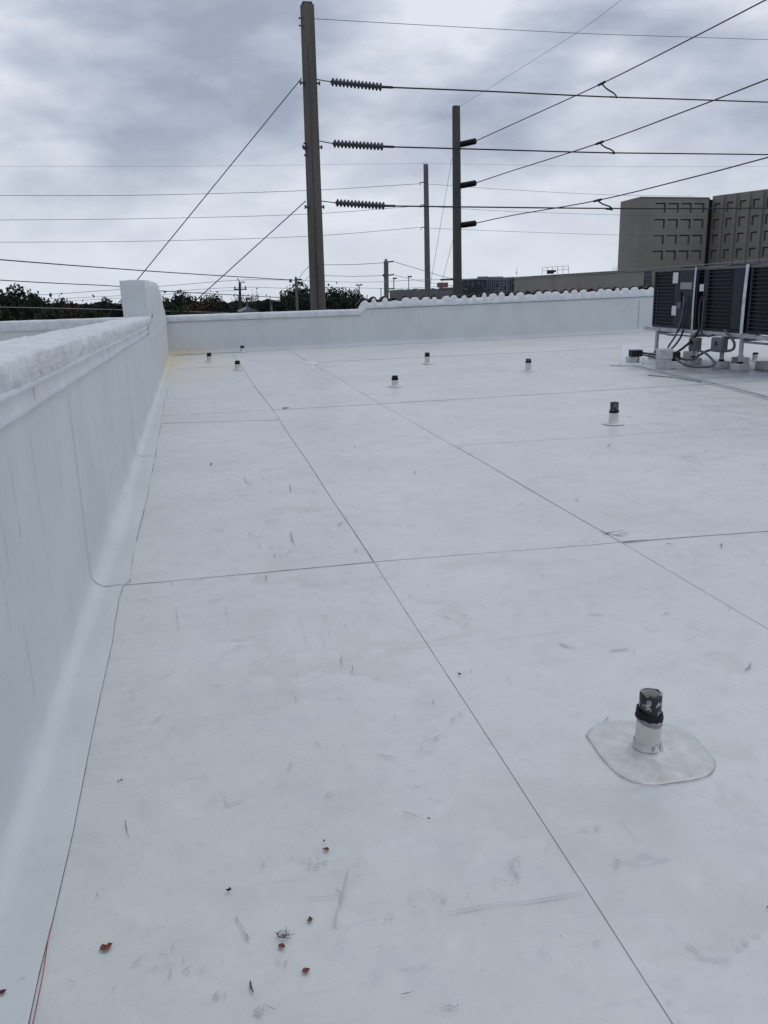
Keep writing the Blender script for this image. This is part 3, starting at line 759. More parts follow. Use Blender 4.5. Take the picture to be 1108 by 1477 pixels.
# ------------------------------------------------------------------ condensers on their stand
FXc = 10.08; zb, zt = .70, 1.93
def hvac(y0, y1, label, mirror=False, ctrl=True, lab=0):
    """unit seen on its -X face; y0 < y1 (y1 is the far end, left in the picture)"""
    t = thing('air_conditioner', label, 'air conditioner', (FXc, y0, zb), 0, 'condensing units on the raised stand')
    W, D, H = y1-y0, 1.0, zt-zb
    mb = MB(); mb.span((.05, .05, .05), (D-.05, W-.05, H-.06)); mb.build('coil_core', HVD, t)
    mb = MB(); mb.span((-.01, -.01, 0), (D+.01, W+.01, .055), .012); mb.build('base_pan', HV, t)
    mb = MB(); mb.span((-.015, -.015, H-.055), (D+.015, W+.015, H), .018); mb.build('top_cover', HVT, t)
    mb = MB(); mb.lathe([(.36, 0), (.37, .02), (.35, .035)], (D/2, W/2, H-.001), None, 28)
    for k in range(6): mb.lathe([(.05+.055*k, .018), (.056+.055*k, .03), (.062+.055*k, .018)], (D/2, W/2, H), None, 24)
    for k in range(4):
        a = k*math.pi/4; mb.tube([(D/2+.36*math.cos(a), W/2+.36*math.sin(a), H+.026), (D/2-.36*math.cos(a), W/2-.36*math.sin(a), H+.026)], .006, 5)
    mb.build('fan_grille', HV, t)
    for (cx, cy) in ((.0, .0), (0, W), (D, 0), (D, W)):
        mb = MB(); mb.span((cx-.012 if cx == 0 else cx-.05, cy-.004 if cy == 0 else cy-.055, .055), (cx+.05 if cx == 0 else cx+.012, cy+.055 if cy == 0 else cy+.004, H-.055), .008); mb.build('corner_post', HV, t)
    # louvers: -X face over part of the width, -Y face all the way
    ya, yb = (W*.50, W-.055) if ctrl == 1 else ((.33, W-.16) if ctrl == 2 else (.055, W-.055))
    nl = 15; pit = (H-.14)/nl
    lm = MB(); w_ = (yb-ya)
    prof = lambda y: [(.045, y, -.004), (-.006, y, -.007), (-.009, y, -.001), (-.006, y, .005), (.045, y, .012)]
    lm.grid([prof(0), prof(w_)], False); lme = lm.mesh('louver', HVL)
    l2 = MB(); l2.grid([[(y, x, z) for x, y, z in prof(0)], [(y+D-.11, x, z) for x, y, z in prof(0)]], False); l2e = l2.mesh('louver', HVL)
    for k in range(nl):
        z = .075+pit*(k+.5); inst(lme, 'louver', t, (0, ya, z)); inst(l2e, 'louver', t, (.055, 0, z))
    for k in range(1, 4):
        yy = ya+(yb-ya)*k/4
        mb = MB(); mb.span((.005, yy-.004, .06), (.012, yy+.004, H-.06)); mb.build('wire_guard', HVD, t)
    if ctrl:
        mb = MB(); mb.span((-.012, yb-.001 if False else ya-.001, .056), (.03, ya+.0, H-.056)) if False else None
        if ctrl == 1:
            mb.span((-.014, .056, .056), (.04, ya-.16, H-.056), .006); mb.build('control_panel', HV, t)
            mb = MB(); mb.span((-.006, ya-.155, .056), (.04, ya-.003, H-.056), .01); mb.build('side_panel', HV, t)
            mb = MB(); mb.span((-.040, ya-.30, H*.46), (-.014, ya-.165, H*.62), .006); mb.build('service_box', HVD, t)
            mb = MB(); mb.span((-.030, ya-.30, H*.34), (-.014, ya-.165, H*.45), .006); mb.build('valve_cover', HVT, t)
        else:
            mb.span((-.010, .056, .056), (.04, .325, H-.056), .02); mb.build('side_panel', HV, t)
            mb = MB(); mb.span((-.012, W-.155, .056), (.04, W-.056, H-.056), .008); mb.build('control_panel', HVT if False else HV, t)
    return t
YA0, YA1 = 15.72, 17.40; YB0, YB1 = 14.22, 15.50; YC0, YC1 = 12.75, 14.03
hvA = hvac(YA0, YA1, 'farthest air conditioner, leftmost on the stand, with paper labels and an open control compartment', ctrl=1)
hvB = hvac(YB0, YB1, 'middle air conditioner on the stand with one small label at its far corner', ctrl=2)
hvC = hvac(YC0, YC1, 'air conditioner cut off by the right edge, nearest on the stand', ctrl=0)
def face_part(t, y0l, name, mt, px0, py0, px1, py1, th=.004, x=-.016):
    a = atX(px0, py0, FXc); b = atX(px1, py1, FXc); o = t.location
    mb = MB(); mb.span((x-th, min(a.y, b.y)-o.y, min(a.z, b.z)-o.z), (x, max(a.y, b.y)-o.y, max(a.z, b.z)-o.z)); return mb.build(name, mt, t)
face_part(hvA, 0, 'paper_label', LABEL, 972.5, 393, 979, 408.5); face_part(hvA, 0, 'paper_label', LABEL, 970.5, 441, 976, 455)
face_part(hvA, 0, 'rating_plate', LABELG, 983, 407.5, 999, 417)
face_part(hvB, 0, 'paper_label', LABEL, 1010.8, 410, 1016, 420, x=-.014)
# galvanised tie-down straps down the faces
def strap(y, w, label, bow=0.0):
    mb = MB(); rows = []
    for k in range(19):
        s_ = k/18; z = zt+.016-(zt-zb+.03)*s_; yy = y+bow*s_**1.3
        rows.append([(FXc-.022-.010*math.sin(math.pi*s_), yy-w/2, z), (FXc-.026-.010*math.sin(math.pi*s_), yy-w/2, z), (FXc-.026-.010*math.sin(math.pi*s_), yy+w/2, z), (FXc-.022-.010*math.sin(math.pi*s_), yy+w/2, z)])
    rows = [[(FXc+.6, y-w/2, zt+.012), (FXc+.6, y-w/2, zt+.020), (FXc+.6, y+w/2, zt+.020), (FXc+.6, y+w/2, zt+.012)]] + rows
    mb.grid(rows, False, True, True); o = mb.build('tie_strap', STRAP); return tag(o, label, 'strap', 'metal straps tying the condensers down')
strap(14.125, .09, 'broad bright metal strap between the middle and the nearest air conditioner', .03)
strap(15.79, .055, 'narrow metal strap down the right edge of the farthest air conditioner', .0)
# stand
ST = thing('equipment_stand', 'white painted metal stand on block feet carrying the air conditioners', 'stand', (FXc, 12.3, 0))
so_ = Vector((FXc, 12.3, 0))
def sbox(name, lo, hi, mt, bev=.004):
    mb = MB(); mb.span([a-b for a, b in zip(lo, so_)], [a-b for a, b in zip(hi, so_)], bev); return mb.build(name, mt, ST)
for x in (FXc+.02, FXc+.90):
    sbox('top_rail', (x-.03, 13.75 if x < 10.5 else 12.4, .612), (x+.05, 17.75, .692), STAND)
    sbox('top_rail', (x-.03, 12.0, .60), (x+.05, 13.73, .675), STAND)
for y in (17.25, 15.70, 14.78, 14.14):
    sbox('cross_beam', (FXc+.06, y-.03, .55), (FXc+.86, y+.03, .606), STANDD)
sbox('side_rail', (FXc-.0, 15.8, .545), (FXc+.04, 17.15, .575), STANDD); sbox('side_rail', (FXc-.0, 12.2, .52), (FXc+.04, 14.10, .56), STANDD)
legs = [(FXc+.02, 17.20), (FXc+.02, 15.74), (FXc+.02, 14.76), (FXc+.02, 14.17), (FXc+.90, 17.2), (FXc+.90, 15.4), (FXc+.90, 13.9), (FXc+.02, 12.4), (FXc+.90, 12.4)]
for x, y in legs:
    l_ = MB(); l_.span((x-.032-so_.x, y-.032-so_.y, .115), (x+.032-so_.x, y+.032-so_.y, .612), .005); lo_ = l_.build('leg', STAND, ST)
    bl_ = MB(); bl_.span((x-.13-so_.x, y-.13-so_.y, .0), (x+.13-so_.x, y+.13-so_.y, .13), .012); bl_.build('foot_block', BLOCK, ST)
    fb = MB(); fb.span((x-.04-so_.x, y-.04-so_.y, .13), (x+.04-so_.x, y+.04-so_.y, .17), .005); fb.build('leg_shoe', TAR, ST)
# block at the right edge
b = atZ(1106, 533); mb = MB(); mb.span((b.x-.16, b.y-.15, .0), (b.x+.2, b.y+.15, .15), .012); tag(mb.build('pad_block', BLOCK), 'pale pad block on the roof at the right edge beyond the strapped unit', 'block')
# disconnect boxes hanging under the stand
def dbox(y, w, z0, z1, label):
    t = thing('disconnect_box', label, 'electrical box', (FXc-.05, y, z0), 0, 'grey disconnect boxes on the stand')
    mb = MB(); mb.span((-.07, -w/2, 0), (.05, w/2, z1-z0), .008); mb.build('housing', GBOX, t)
    mb = MB(); mb.span((-.082, -w/2+.015, .02), (-.071, w/2-.015, z1-z0-.02), .004); mb.build('cover', GBOX, t)
    mb = MB(); mb.span((-.10, -.02, (z1-z0)*.45), (-.083, .02, (z1-z0)*.75), .003); mb.build('handle', HVD, t)
    return t
a = atX(1001, 487, FXc-.1); b = atX(1001, 505, FXc-.1); dbox(a.y, .28, b.z, a.z, 'dull grey disconnect box hanging below the gap between the first two condensers')
a = atX(1036, 487, FXc-.1); b = atX(1036, 508, FXc-.1); dbox(a.y, .38, b.z, a.z, 'larger grey disconnect box with a looped conduit under the middle condenser')
# roof hoods with dark openings
def hood(c, sx, sy, h, label, open_w):
    t = thing('pipe_hood', label, 'roof hood', (c.x, c.y, 0), R(-8), 'roof hoods where lines come through')
    mb = MB(); mb.span((-sx/2, -sy/2, 0), (sx/2, sy/2, h*.5), .01); mb.build('curb', HOOD, t)
    mb = MB(); mb.span((-sx/2-.01, -sy/2-.01, h*.5), (sx/2+.01, sy/2+.01, h), .012); mb.build('hood_box', HOOD, t)
    mb = MB(); o0 = sx/2+.012
    x0, x1, y0, y1, z0, z1 = o0, o0+open_w, -sy/2+.01, sy/2-.01, h*.42, h*.80
    mb.span((x0, y0, z1), (x1, y1, z1+.01)); mb.span((x0, y0, z0-.01), (x1, y1, z0)); mb.span((x0, y0-.01, z0), (x1, y0, z1)); mb.span((x0, y1, z0), (x1, y1+.01, z1))
    mb.build('hood_throat', HVD, t)
    mb = MB(); mb.span((x0, y0+.003, z0+.002), (x0+open_w*.8, y1-.003, z1-.002)); mb.build('foam_plug', TAR, t)
    return t
hA = hood(Vector((9.02, 15.05, 0)), .24, .22, .40, 'taller white roof hood in front of the stand with cables spilling from its dark opening', .15)
bl = atZ(911, 524); t = thing('pipe_hood', 'low white roof hood with a black top box, left of the air conditioners', 'roof hood', (bl.x, bl.y, 0), R(-8), 'roof hoods where lines come through')
mb = MB(); mb.span((-.09, -.09, 0), (.14, .1, .14), .01); mb.build('curb', HOOD, t)
mb = MB(); mb.span((-.04, -.09, .142), (.20, .1, .27), .008); mb.build('hood_box', HVD, t)
mb = MB(); mb.span((-.04, -.095, .272), (.20, .105, .285), .004); mb.build('lid', STANDD, t)
mb = MB(); mb.tube(catmull([(.09, -.105, .14), (.12, -.11, .10), (.08, -.11, .06), (.12, -.11, .03)], 5), .006, 6); mb.build('wire_loop', RUB, t)

def cable(pts, r, mt, label, grp='cables and conduits of the condensers', n=8, name='conduit', cat='conduit'):
    mb = MB(); mb.tube(catmull(pts, 8), r, n); return tag(mb.build(name, mt), label, cat, grp)
C = lambda px, py, d=0.0: atX(px, py, FXc-.08-d)
cable([C(986.5, 427), C(986.5, 440), C(983, 460), C(975, 483), C(966, 497), C(962, 505, .3)], .020, RUBG, 'thick grey conduit dropping from the farthest unit to the taller roof hood')
cable([C(993, 432), C(988, 443), C(982, 470), C(974, 485), C(965, 500, .2), C(961, 506, .4)], .012, RUB, 'thin black cable curving beside the thick grey conduit')
cable([C(986, 476), C(981, 488), C(972, 500, .3), C(966, 504, .5)], .020, RUB, 'black insulated line leaving the underside of the farthest unit')
cable([C(1013, 428), C(1010, 440), C(1008.5, 460), C(1008, 476), C(1001, 487), C(988, 500, .2), C(975, 509, .5)], .024, RUB, 'black insulated line running down the gap between the two condensers')
cable([C(1016, 430), C(1014, 455), C(1011, 475), C(1003, 480), C(995, 492, .1), C(983, 503, .3), C(976, 512, .6)], .010, RUBG, 'thin grey cable bowing out from the middle condenser to the hood')
cable([C(1008, 474), C(1014, 482), C(1022, 485), C(1030, 483)], .018, RUB, 'short black hose looping under the middle condenser')
cable([C(1045, 476), C(1052, 484), C(1059, 494), C(1058, 503), C(1050, 506), C(1040, 504)], .026, RUBG, 'fat grey loop of flexible conduit right of the larger disconnect box')
cable([C(1028, 504), C(1018, 507), C(1008, 513), C(1000, 518, .2), C(985, 518, .4), C(972, 513, .7)], .026, RUBG, 'grey flexible conduit from the larger box back to the taller hood')
cable([C(1003, 505), C(1015, 508, .1), C(1026, 517, .2), C(1031, 525, .3), C(1022, 529, .4), C(1000, 529, .6), C(984, 524, .8), C(968, 510, .8)], .024, RUBG, 'widest grey conduit loop hanging almost to the roof')
bb = Vector((bl.x, bl.y, 0))
cable([bb+Vector((.2, 0, .22)), bb+Vector((.45, -.3, .17)), bb+Vector((.5, -.75, .15)), Vector((8.92, 15.10, .17))], .020, RUB, 'upper of two black lines joining the low hood to the taller hood')
cable([bb+Vector((.2, -.04, .18)), bb+Vector((.42, -.32, .12)), bb+Vector((.46, -.8, .11)), Vector((8.9, 15.06, .13))], .016, RUB, 'lower of two black lines joining the low hood to the taller hood')
cable([C(949, 470), C(953, 477), C(962, 483), C(972, 484)], .010, RUBG, 'thin drain hose under the far end of the farthest unit')
z_ = .035
cable([atZ(914, 527, z_), atZ(930, 530, z_), atZ(960, 537, z_), atZ(1010, 548, z_), atZ(1060, 560, z_), atZ(1115, 575, z_), atZ(1180, 598, z_)], .016, STAND, 'long pale pipe lying on the roof from the low hood towards the right edge', None, name='drain_pipe', cat='pipe')
cable([atZ(880, 527, .02), atZ(895, 527.5, .02), atZ(913, 527.5, .03)], .010, STAND, 'short white stub of pipe entering the low hood from the left', None, name='drain_pipe', cat='pipe')
cable([atZ(935, 541, .012), atZ(975, 545, .012), atZ(1012, 551, .012)], .008, SEAMF, 'thin dark line of old hose on the roof beside the long pale pipe', None, name='hose', cat='hose')

# ------------------------------------------------------------------ scuffs, smears, litter on the roof
rs = random.Random(11)
def stroke(mb, p, ang, ln, w, bend=0.0, z=.0125):
    n = 5; rows = []
    for k in range(n+1):
        t_ = k/n; a = ang+bend*(t_-.5); s_ = (t_-.5)*ln
        q_ = Vector((p.x+math.cos(ang)*s_-math.sin(ang)*bend*ln*(t_-.5)**2, p.y+math.sin(ang)*s_+math.cos(ang)*bend*ln*(t_-.5)**2, 0))
        ww = w*(.35+math.sin(math.pi*min(1, t_*1.1+.05))*.65)*(.7+.6*rs.random()); nn = Vector((-math.sin(a), math.cos(a), 0))
        zz = z+und(q_.x, q_.y); rows.append([(q_.x-nn.x*ww/2, q_.y-nn.y*ww/2, zz), (q_.x+nn.x*ww/2, q_.y+nn.y*ww/2, zz)])
    mb.grid(rows, False)
groups = [MB(), MB(), MB(), MB()]
def scat(n, xr, yr, lr, wr, wts):
    for _ in range(n):
        p = Vector((rs.uniform(*xr), rs.uniform(*yr), 0))
        if N.noise(Vector((p.x*.8, p.y*.8, 20))) < rs.uniform(-.45, .25): continue
        if p.x < fx(p.y)+.05: continue
        k = rs.choices((0, 1, 2, 3), wts+(8,))[0]
        ln = rs.uniform(*lr)**1.0*rs.uniform(.4, 1.0); stroke(groups[k], p, rs.gauss(.3, .9)*(1 if rs.random() < .6 else 2.2), ln, rs.uniform(*wr), rs.uniform(-.4, .4))
scat(380, (-.45, 2.6), (1.2, 3.2), (.008, .05), (.0006, .0018), (1, 3, 5))
scat(420, (-.45, 3.6), (3.0, 6.5), (.015, .12), (.001, .0035), (1, 4, 6))
scat(170, (-.45, 1.0), (5.2, 11), (.03, .16), (.002, .006), (1, 4, 6))
scat(230, (1, 6.5), (6, 14), (.03, .22), (.002, .008), (1, 4, 8))
scat(140, (-.4, 10), (13, 23), (.05, .4), (.004, .014), (1, 4, 9))
# marks one can pick out in the photograph: (x0,y0,x1,y1,width m,tone)
for x0, y0, x1, y1, w, k, bd in [(180, 1186, 186, 1213, .0022, 0, .1), (360, 1420, 365, 1438, .006, 0, .3), (340, 1326, 361, 1361, .006, 2, .0), (352, 1348, 361, 1361, .005, 1, .1),
        (502, 1262, 492, 1300, .008, 2, .1), (493, 1298, 483, 1337, .010, 1, .1), (485, 1325, 482, 1340, .012, 1, 0), (580, 1174, 612, 1186, .0018, 0, -.2), (893, 1186, 921, 1221, .0013, 1, 0), (541, 1092, 573, 1098, .003, 1, .1),
        (455, 1074, 464, 1083, .002, 1, .2), (578, 1441, 599, 1436, .002, 0, .1), (318, 1168, 355, 1156, .006, 2, .3), (610, 1089, 634, 1083, .006, 2, .2), (622, 1070, 640, 1062, .004, 2, 0),
        (1078, 970, 1085, 958, .010, 2, .4), (738, 1250, 748, 1275, .006, 2, .1), (735, 1248, 752, 1240, .004, 2, .1), (385, 1456, 401, 1463, .0015, 0, 0), (440, 1300, 500, 1296, .0018, 2, 0),
        (484, 1286, 496, 1298, .002, 1, 0), (162, 1434, 168, 1424, .0015, 1, .1), (30, 1416, 38, 1412, .0015, 0, .1), (100, 1418, 110, 1421, .002, 1, .5), (192, 1396, 206, 1385, .003, 2, .4), (248, 1373, 252, 1362, .0015, 1, 0),
        (415, 1116, 421, 1101, .005, 2, .1), (200, 866, 222, 870, .003, 1, .1), (436, 845, 495, 851, .002, 1, 0), (492, 948, 492, 964, .003, 1, .2), (640, 890, 652, 896, .003, 1, .1), (340, 935, 351, 937, .003, 0, .2),
        (254, 880, 259, 912, .002, 2, 0), (325, 875, 330, 900, .002, 2, 0), (418, 768, 425, 790, .006, 1, .1), (350, 690, 363, 705, .006, 2, .2), (488, 760, 495, 754, .006, 0, .1), (418, 700, 420, 712, .006, 1, 0), (380, 753, 410, 750, .006, 1, .1),
        (384, 840, 384, 830, .005, 1, 0), (735, 1310, 845, 1292, .004, 3, .05), (645, 1322, 735, 1305, .003, 3, 0), (1003, 1385, 1050, 1392, .012, 2, .3), (988, 1366, 1010, 1380, .008, 2, .3), (805, 930, 830, 938, .008, 2, .3), (880, 941, 910, 938, .008, 2, .2),
        (848, 888, 872, 889, .006, 1, .1), (966, 887, 955, 888, .006, 1, .2), (960, 786, 972, 788, .012, 0, .1), (1040, 787, 1041, 792, .008, 0, 0), (820, 1040, 845, 1030, .001, 2, .2), (878, 1036, 870, 1046, .0025, 0, .1), (1105, 1316, 1108, 1312, .004, 0, 0),
        (897, 784, 935, 780.5, .014, 1, .0), (872, 771, 900, 768, .03, 2, .1), (890, 774, 905, 770, .02, 2, .1)]:
    a, b = atZ(x0, y0), atZ(x1, y1); d = b-a
    if w >= .005 and k > 0 and y0 > 1000:
        for _ in range(30):
            t_ = rs.random(); nn = Vector((-d.y, d.x, 0)).normalized()*rs.gauss(0, w*.28)
            stroke(groups[rs.choices((1, 2, 3), (.5 if k == 1 else .1, 3, 5))[0]], a+d*t_+nn, math.atan2(d.y, d.x)+rs.gauss(0, .08), d.length*rs.uniform(.08, .25), rs.uniform(.0006, .0016))
        continue
    stroke(groups[k], (a+b)/2, math.atan2(d.y, d.x), d.length, w, bd)
for (cx, cy, n, rx, ry) in [(447, 1246, 26, 26, 11), (320, 1160, 10, 20, 8), (735, 1262, 18, 18, 22), (480, 1150, 14, 16, 6), (410, 1390, 8, 8, 6), (250, 1395, 22, 28, 14), (320, 1440, 8, 10, 5), (378, 1465, 14, 12, 6), (640, 1455, 12, 22, 5), (615, 1080, 20, 22, 8), (650, 1035, 14, 20, 6), (560, 1330, 8, 10, 6), (858, 1200, 8, 8, 5), (890, 1252, 12, 10, 8), (195, 870, 14, 22, 14), (230, 855, 10, 24, 10), (860, 1363, 9, 10, 4), (1060, 1370, 18, 30, 20), (380, 1250, 8, 18, 10), (650, 1300, 16, 26, 10)]:
    for _ in range(int(n*.55)):
        q_ = atZ(cx+rs.gauss(0, rx*.6), cy+rs.gauss(0, ry*.6)); stroke(groups[rs.choices((1, 2, 3), (.3, 2, 10))[0]], q_, rs.gauss(cx % 3, .9), rs.uniform(.004, .030)**1.0, rs.uniform(.001, .005), rs.uniform(-.9, .9))
for g_, mt in zip(groups, SCUFF): g_.build('scuff_marks', mt, roof, kind='stuff')

def dead_leaf(px, py, size, rz, mt, label, curl=.4, extra=0):
    p = atZ(px, py); mb = MB(); rows = []
    for i in range(9):
        t_ = i/8; w = size*.44*math.sin(math.pi*min(1, t_**.8*.97+.03))*(1+.2*N.noise(Vector((t_*4, px, 0)))); row = []
        for j in range(5):
            s_ = j/2-1
            if extra and abs(t_-.55) < .12 and s_ > 0: w2 = w*.35
            else: w2 = w
            row.append((size*(t_-.5), w2*s_, .004+curl*size*(.28*s_*s_+.30*(t_-.5)**2)+.002*N.noise(Vector((t_*5, s_, px)))))
        rows.append(row)
    mb.grid(rows, True); t = thing('dead_leaf', label, 'leaf', (p.x, p.y, (.0045 if px > 60 else .0115)+und(p.x, p.y)), rz, 'dead leaves lying on the roof')
    mb.build('blade', mt, t)
    mb = MB(); mb.tube([(-size*.5, 0, .004+curl*size*.07), (-size*.62, .002, .003)], .0006, 5); mb.build('stalk', DRY[2], t); return t
dead_leaf(154, 1368, .034, R(25), DRY[0], 'curled dark red leaf alone on the membrane near the lower left', .3, 1)
dead_leaf(442, 1404, .021, R(10), DRY[0], 'small reddish round leaf below the twig pile', .3)
dead_leaf(407, 1369, .020, R(-35), DRY[1], 'brown leaf scrap touching the foot of the twig pile', .5)
dead_leaf(447, 1330, .020, R(80), DRY[1], 'upright brown leaf scrap up and right of the twig pile', .4, 1)
dead_leaf(470, 1229, .021, R(160), DRY[1], 'heart shaped brown leaf above the round scuff mark', .5, 1)
dead_leaf(5, 1436, .018, R(30), DRY[3], 'dark wine coloured leaf at the extreme lower left of the roof', .4)
def debris(px, py, n, spread, label, name='twig_pile', cat='twigs', rr=.0012, mt=None, ln=.03):
    p = atZ(px, py); t = thing(name, label, cat, (p.x, p.y, .011+und(p.x, p.y)), 0); rg = random.Random(px)
    for i in range(n):
        mb = MB(); a = rg.uniform(0, 3.14); l_ = rg.uniform(.3, 1)*ln; c = Vector((rg.gauss(0, spread), rg.gauss(0, spread*.8), .002+.001*(i % 5)))
        d = Vector((math.cos(a), math.sin(a), rg.uniform(-.03, .10)))*l_/2; k_ = Vector((rg.gauss(0, .002), rg.gauss(0, .002), 0))
        mb.tube([c-d, c+k_, c+d], rr*rg.uniform(.6, 1.2), 5); mb.build('twig', mt or DRY[2], t)
    return t
debris(411, 1354, 26, .011, 'small tangled pile of brown twigs on the membrane', ln=.028, rr=.0007)
debris(332, 1288, 5, .003, 'tiny dark crumpled scrap left of the long scuff', 'debris_scrap', 'debris', .0022, TAR, .014)
debris(468, 1218, 4, .003, 'tiny black crumb just above the heart shaped leaf', 'debris_scrap', 'debris', .0010, TAR, .010)
debris(619, 1186, 3, .002, 'black crumb at the end of a thin twig line', 'debris_scrap', 'debris', .0018, TAR, .009)
debris(664, 975, 3, .003, 'black fleck lying beside the long seam in the middle of the roof', 'debris_scrap', 'debris', .003, TAR, .012)
debris(174, 1130, 4, .004, 'black fleck on the membrane right of the flashing edge', 'debris_scrap', 'debris', .0016, TAR, .012)
debris(412, 590, 5, .012, 'dark clump of dirt where two far seams meet', 'debris_scrap', 'debris', .006, TAR, .06)
debris(305, 671, 3, .008, 'dark fleck halfway up the left strip of membrane', 'debris_scrap', 'debris', .005, TAR, .03)

# ------------------------------------------------------------------ utility poles, insulators, wires
def sq_pole(t, base, top, w0, w1, mt, rot=0.0, flat=True):
    mb = MB(); rows = []
    for k in range(13):
        s_ = k/12; c = base.lerp(top, s_); w = (w0+(w1-w0)*s_)/2; ch = w*.22
        ring = [(-w+ch, -w), (w-ch, -w), (w, -w+ch), (w, w-ch), (w-ch, w), (-w+ch, w), (-w, w-ch), (-w, -w+ch)]
        rows.append([c+Vector((x*math.cos(rot)-y*math.sin(rot), x*math.sin(rot)+y*math.cos(rot), 0))-Vector(t.location) for x, y in ring])
    mb.grid(rows, False, True, True); return mb.build('pole_shaft', mt, t)
def pole_thing(px0, py0, px1, py1, Y, w0, w1, label, mt, rot=0, name='utility_pole', cat='utility pole', grp='utility poles beyond the roof'):
    a, b = atY(px0, py0, Y), atY(px1, py1, Y); d = b-a; base = a - d*((a.z-gz(Y)+.1)/d.z)
    t = thing(name, label, cat, base, 0, grp); sq_pole(t, base, b, w0, w1, mt, rot); return t, a, b
def bolt(t, c, d, r, ln, name='eye_bolt', mt=None):
    mb = MB(); c = Vector(c)-Vector(t.location); d = Vector(d).normalized(); mb.tube([c, c+d*ln], r, 6); mb.lathe([(r*2.2, -.02), (r*2.2, .02)], c+d*ln, tuple(d), 8, caps=True); return mb.build(name, mt or STEEL, t)
P1, p1a, p1b = pole_thing(459, 445, 443, 7, 30, .50, .36, 'nearest and tallest utility pole, weathered brown grey, left of centre', CONC, R(20))
def on1(py, dx=0): # point on pole 1 axis at picture height py
    s_ = (py-7)/(445-7); return p1b.lerp(p1a, s_)
for py in (113, 203, 290):
    c = on1(py); bolt(P1, c+Vector((-.18, -.05, 0)), (-1, -.1, 0), .03, .14); bolt(P1, c+Vector((.18, -.05, 0)), (1, .0, 0), .03, .13)
for py in (26, 198, 206, 215, 36): bolt(P1, on1(py)+Vector((-.16, -.08, 0)), (-1, 0, 0), .015, .12)
mb = MB(); mb.span((p1b.x-.17, p1b.y-.17, p1b.z), (p1b.x+.15, p1b.y+.15, p1b.z+.06), .04); o = mb.build('pole_cap', CONCD, P1); o.location = -Vector(P1.location)
mb = MB(); mb.tube([on1(60)+Vector((-.02, -.235, 0))-Vector(P1.location), on1(445)+Vector((-.04, -.29, 0))-Vector(P1.location)], .014, 6); mb.build('ground_wire', CONCD, P1)
P2, p2a, p2b = pole_thing(660, 420, 658, 153, 41, .42, .30, 'dark square concrete pole right of centre with three stubby black insulators', CONCD, R(8))
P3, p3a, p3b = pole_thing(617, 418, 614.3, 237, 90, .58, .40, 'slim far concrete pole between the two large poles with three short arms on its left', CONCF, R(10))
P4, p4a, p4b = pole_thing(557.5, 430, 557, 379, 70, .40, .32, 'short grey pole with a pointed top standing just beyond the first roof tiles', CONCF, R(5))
mb = MB(); c = p4b-Vector(P4.location); mb.lathe([(.24, 0), (.22, .06), (.001, .38)], c, None, 4); mb.build('pointed_cap', CONCF, P4)
def along(pt, pb, py0, py1, py): s_ = (py-py1)/(py0-py1); return pb.lerp(pt, s_)
for py in (263, 295, 327):
    c = along(p3a, p3b, 418, 237, py); q_ = c-Vector(P3.location); mb = MB(); mb.tube([q_+Vector((-.15, 0, .05)), q_+Vector((-.62, 0, .06)), q_+Vector((-.66, 0, -.2))], .05, 6); mb.build('arm', CONCD, P3)
mb = MB(); q_ = p3b-Vector(P3.location); mb.tube([q_+Vector((0, 0, -.1)), q_+Vector((-.3, 0, .1))], .03, 5); mb.tube([q_+Vector((0, 0, -.1)), q_+Vector((0, 0, .3))], .05, 5, .01); mb.build('pole_cap', CONCF, P3)
for py in (378, 397, 417):
    c = along(p4a, p4b, 430, 379, py)-Vector(P4.location); mb = MB(); mb.tube([c+Vector((.15, 0, 0)), c+Vector((.68, 0, .05))], .055, 6); mb.build('arm', CONCD, P4)
c = along(p4a, p4b, 430, 379, 397)-Vector(P4.location); mb = MB(); mb.box(c+Vector((-.24, -.05, 0)), (.12, .12, .2)); mb.build('bracket', CONCD, P4)
for py in (402, 417):
    c = along(p2a, p2b, 420, 153, py)-Vector(P2.location); mb = MB(); mb.box(c+Vector((-.5, -.1, .0)), (.8, .10, .09)); mb.build('arm', CONCD, P2)
def sheds(a, b, n, r, rc, label, grp, mt=INSUL, grow=1.0):
    d = (b-a); L_ = d.length; prof = [(rc*.6, 0)]
    for k in range(n):
        z0 = L_*(k+.2)/n; z1 = L_*(k+.8)/n; st = L_/n
        prof += [(rc, z0), (r, z0+st*.32), (r, z0+st*.45), (rc, z0+st*.52)]
    prof += [(rc*.6, L_)]
    mb = MB(); mb.lathe(prof, (0, 0, 0), tuple(d), 14, caps=True)
    o = mb.build('insulator', mt); o.location = a; return tag(o, label, 'insulator', grp)
def wire(pts, r, mt, label, n=8, seg=10, grp=None, name='power_line', cat='wire', raw=False):
    P = pts if raw else [atY(*p) for p in pts]; mb = MB(); mb.tube(catmull(P, seg), r, 6 if r > .01 else 5); o = mb.build(name, mt); return tag(o, label, cat, grp)
pos3 = ['upper', 'middle', 'lower']
G1 = 'insulators strung from the nearest pole'
W1 = []
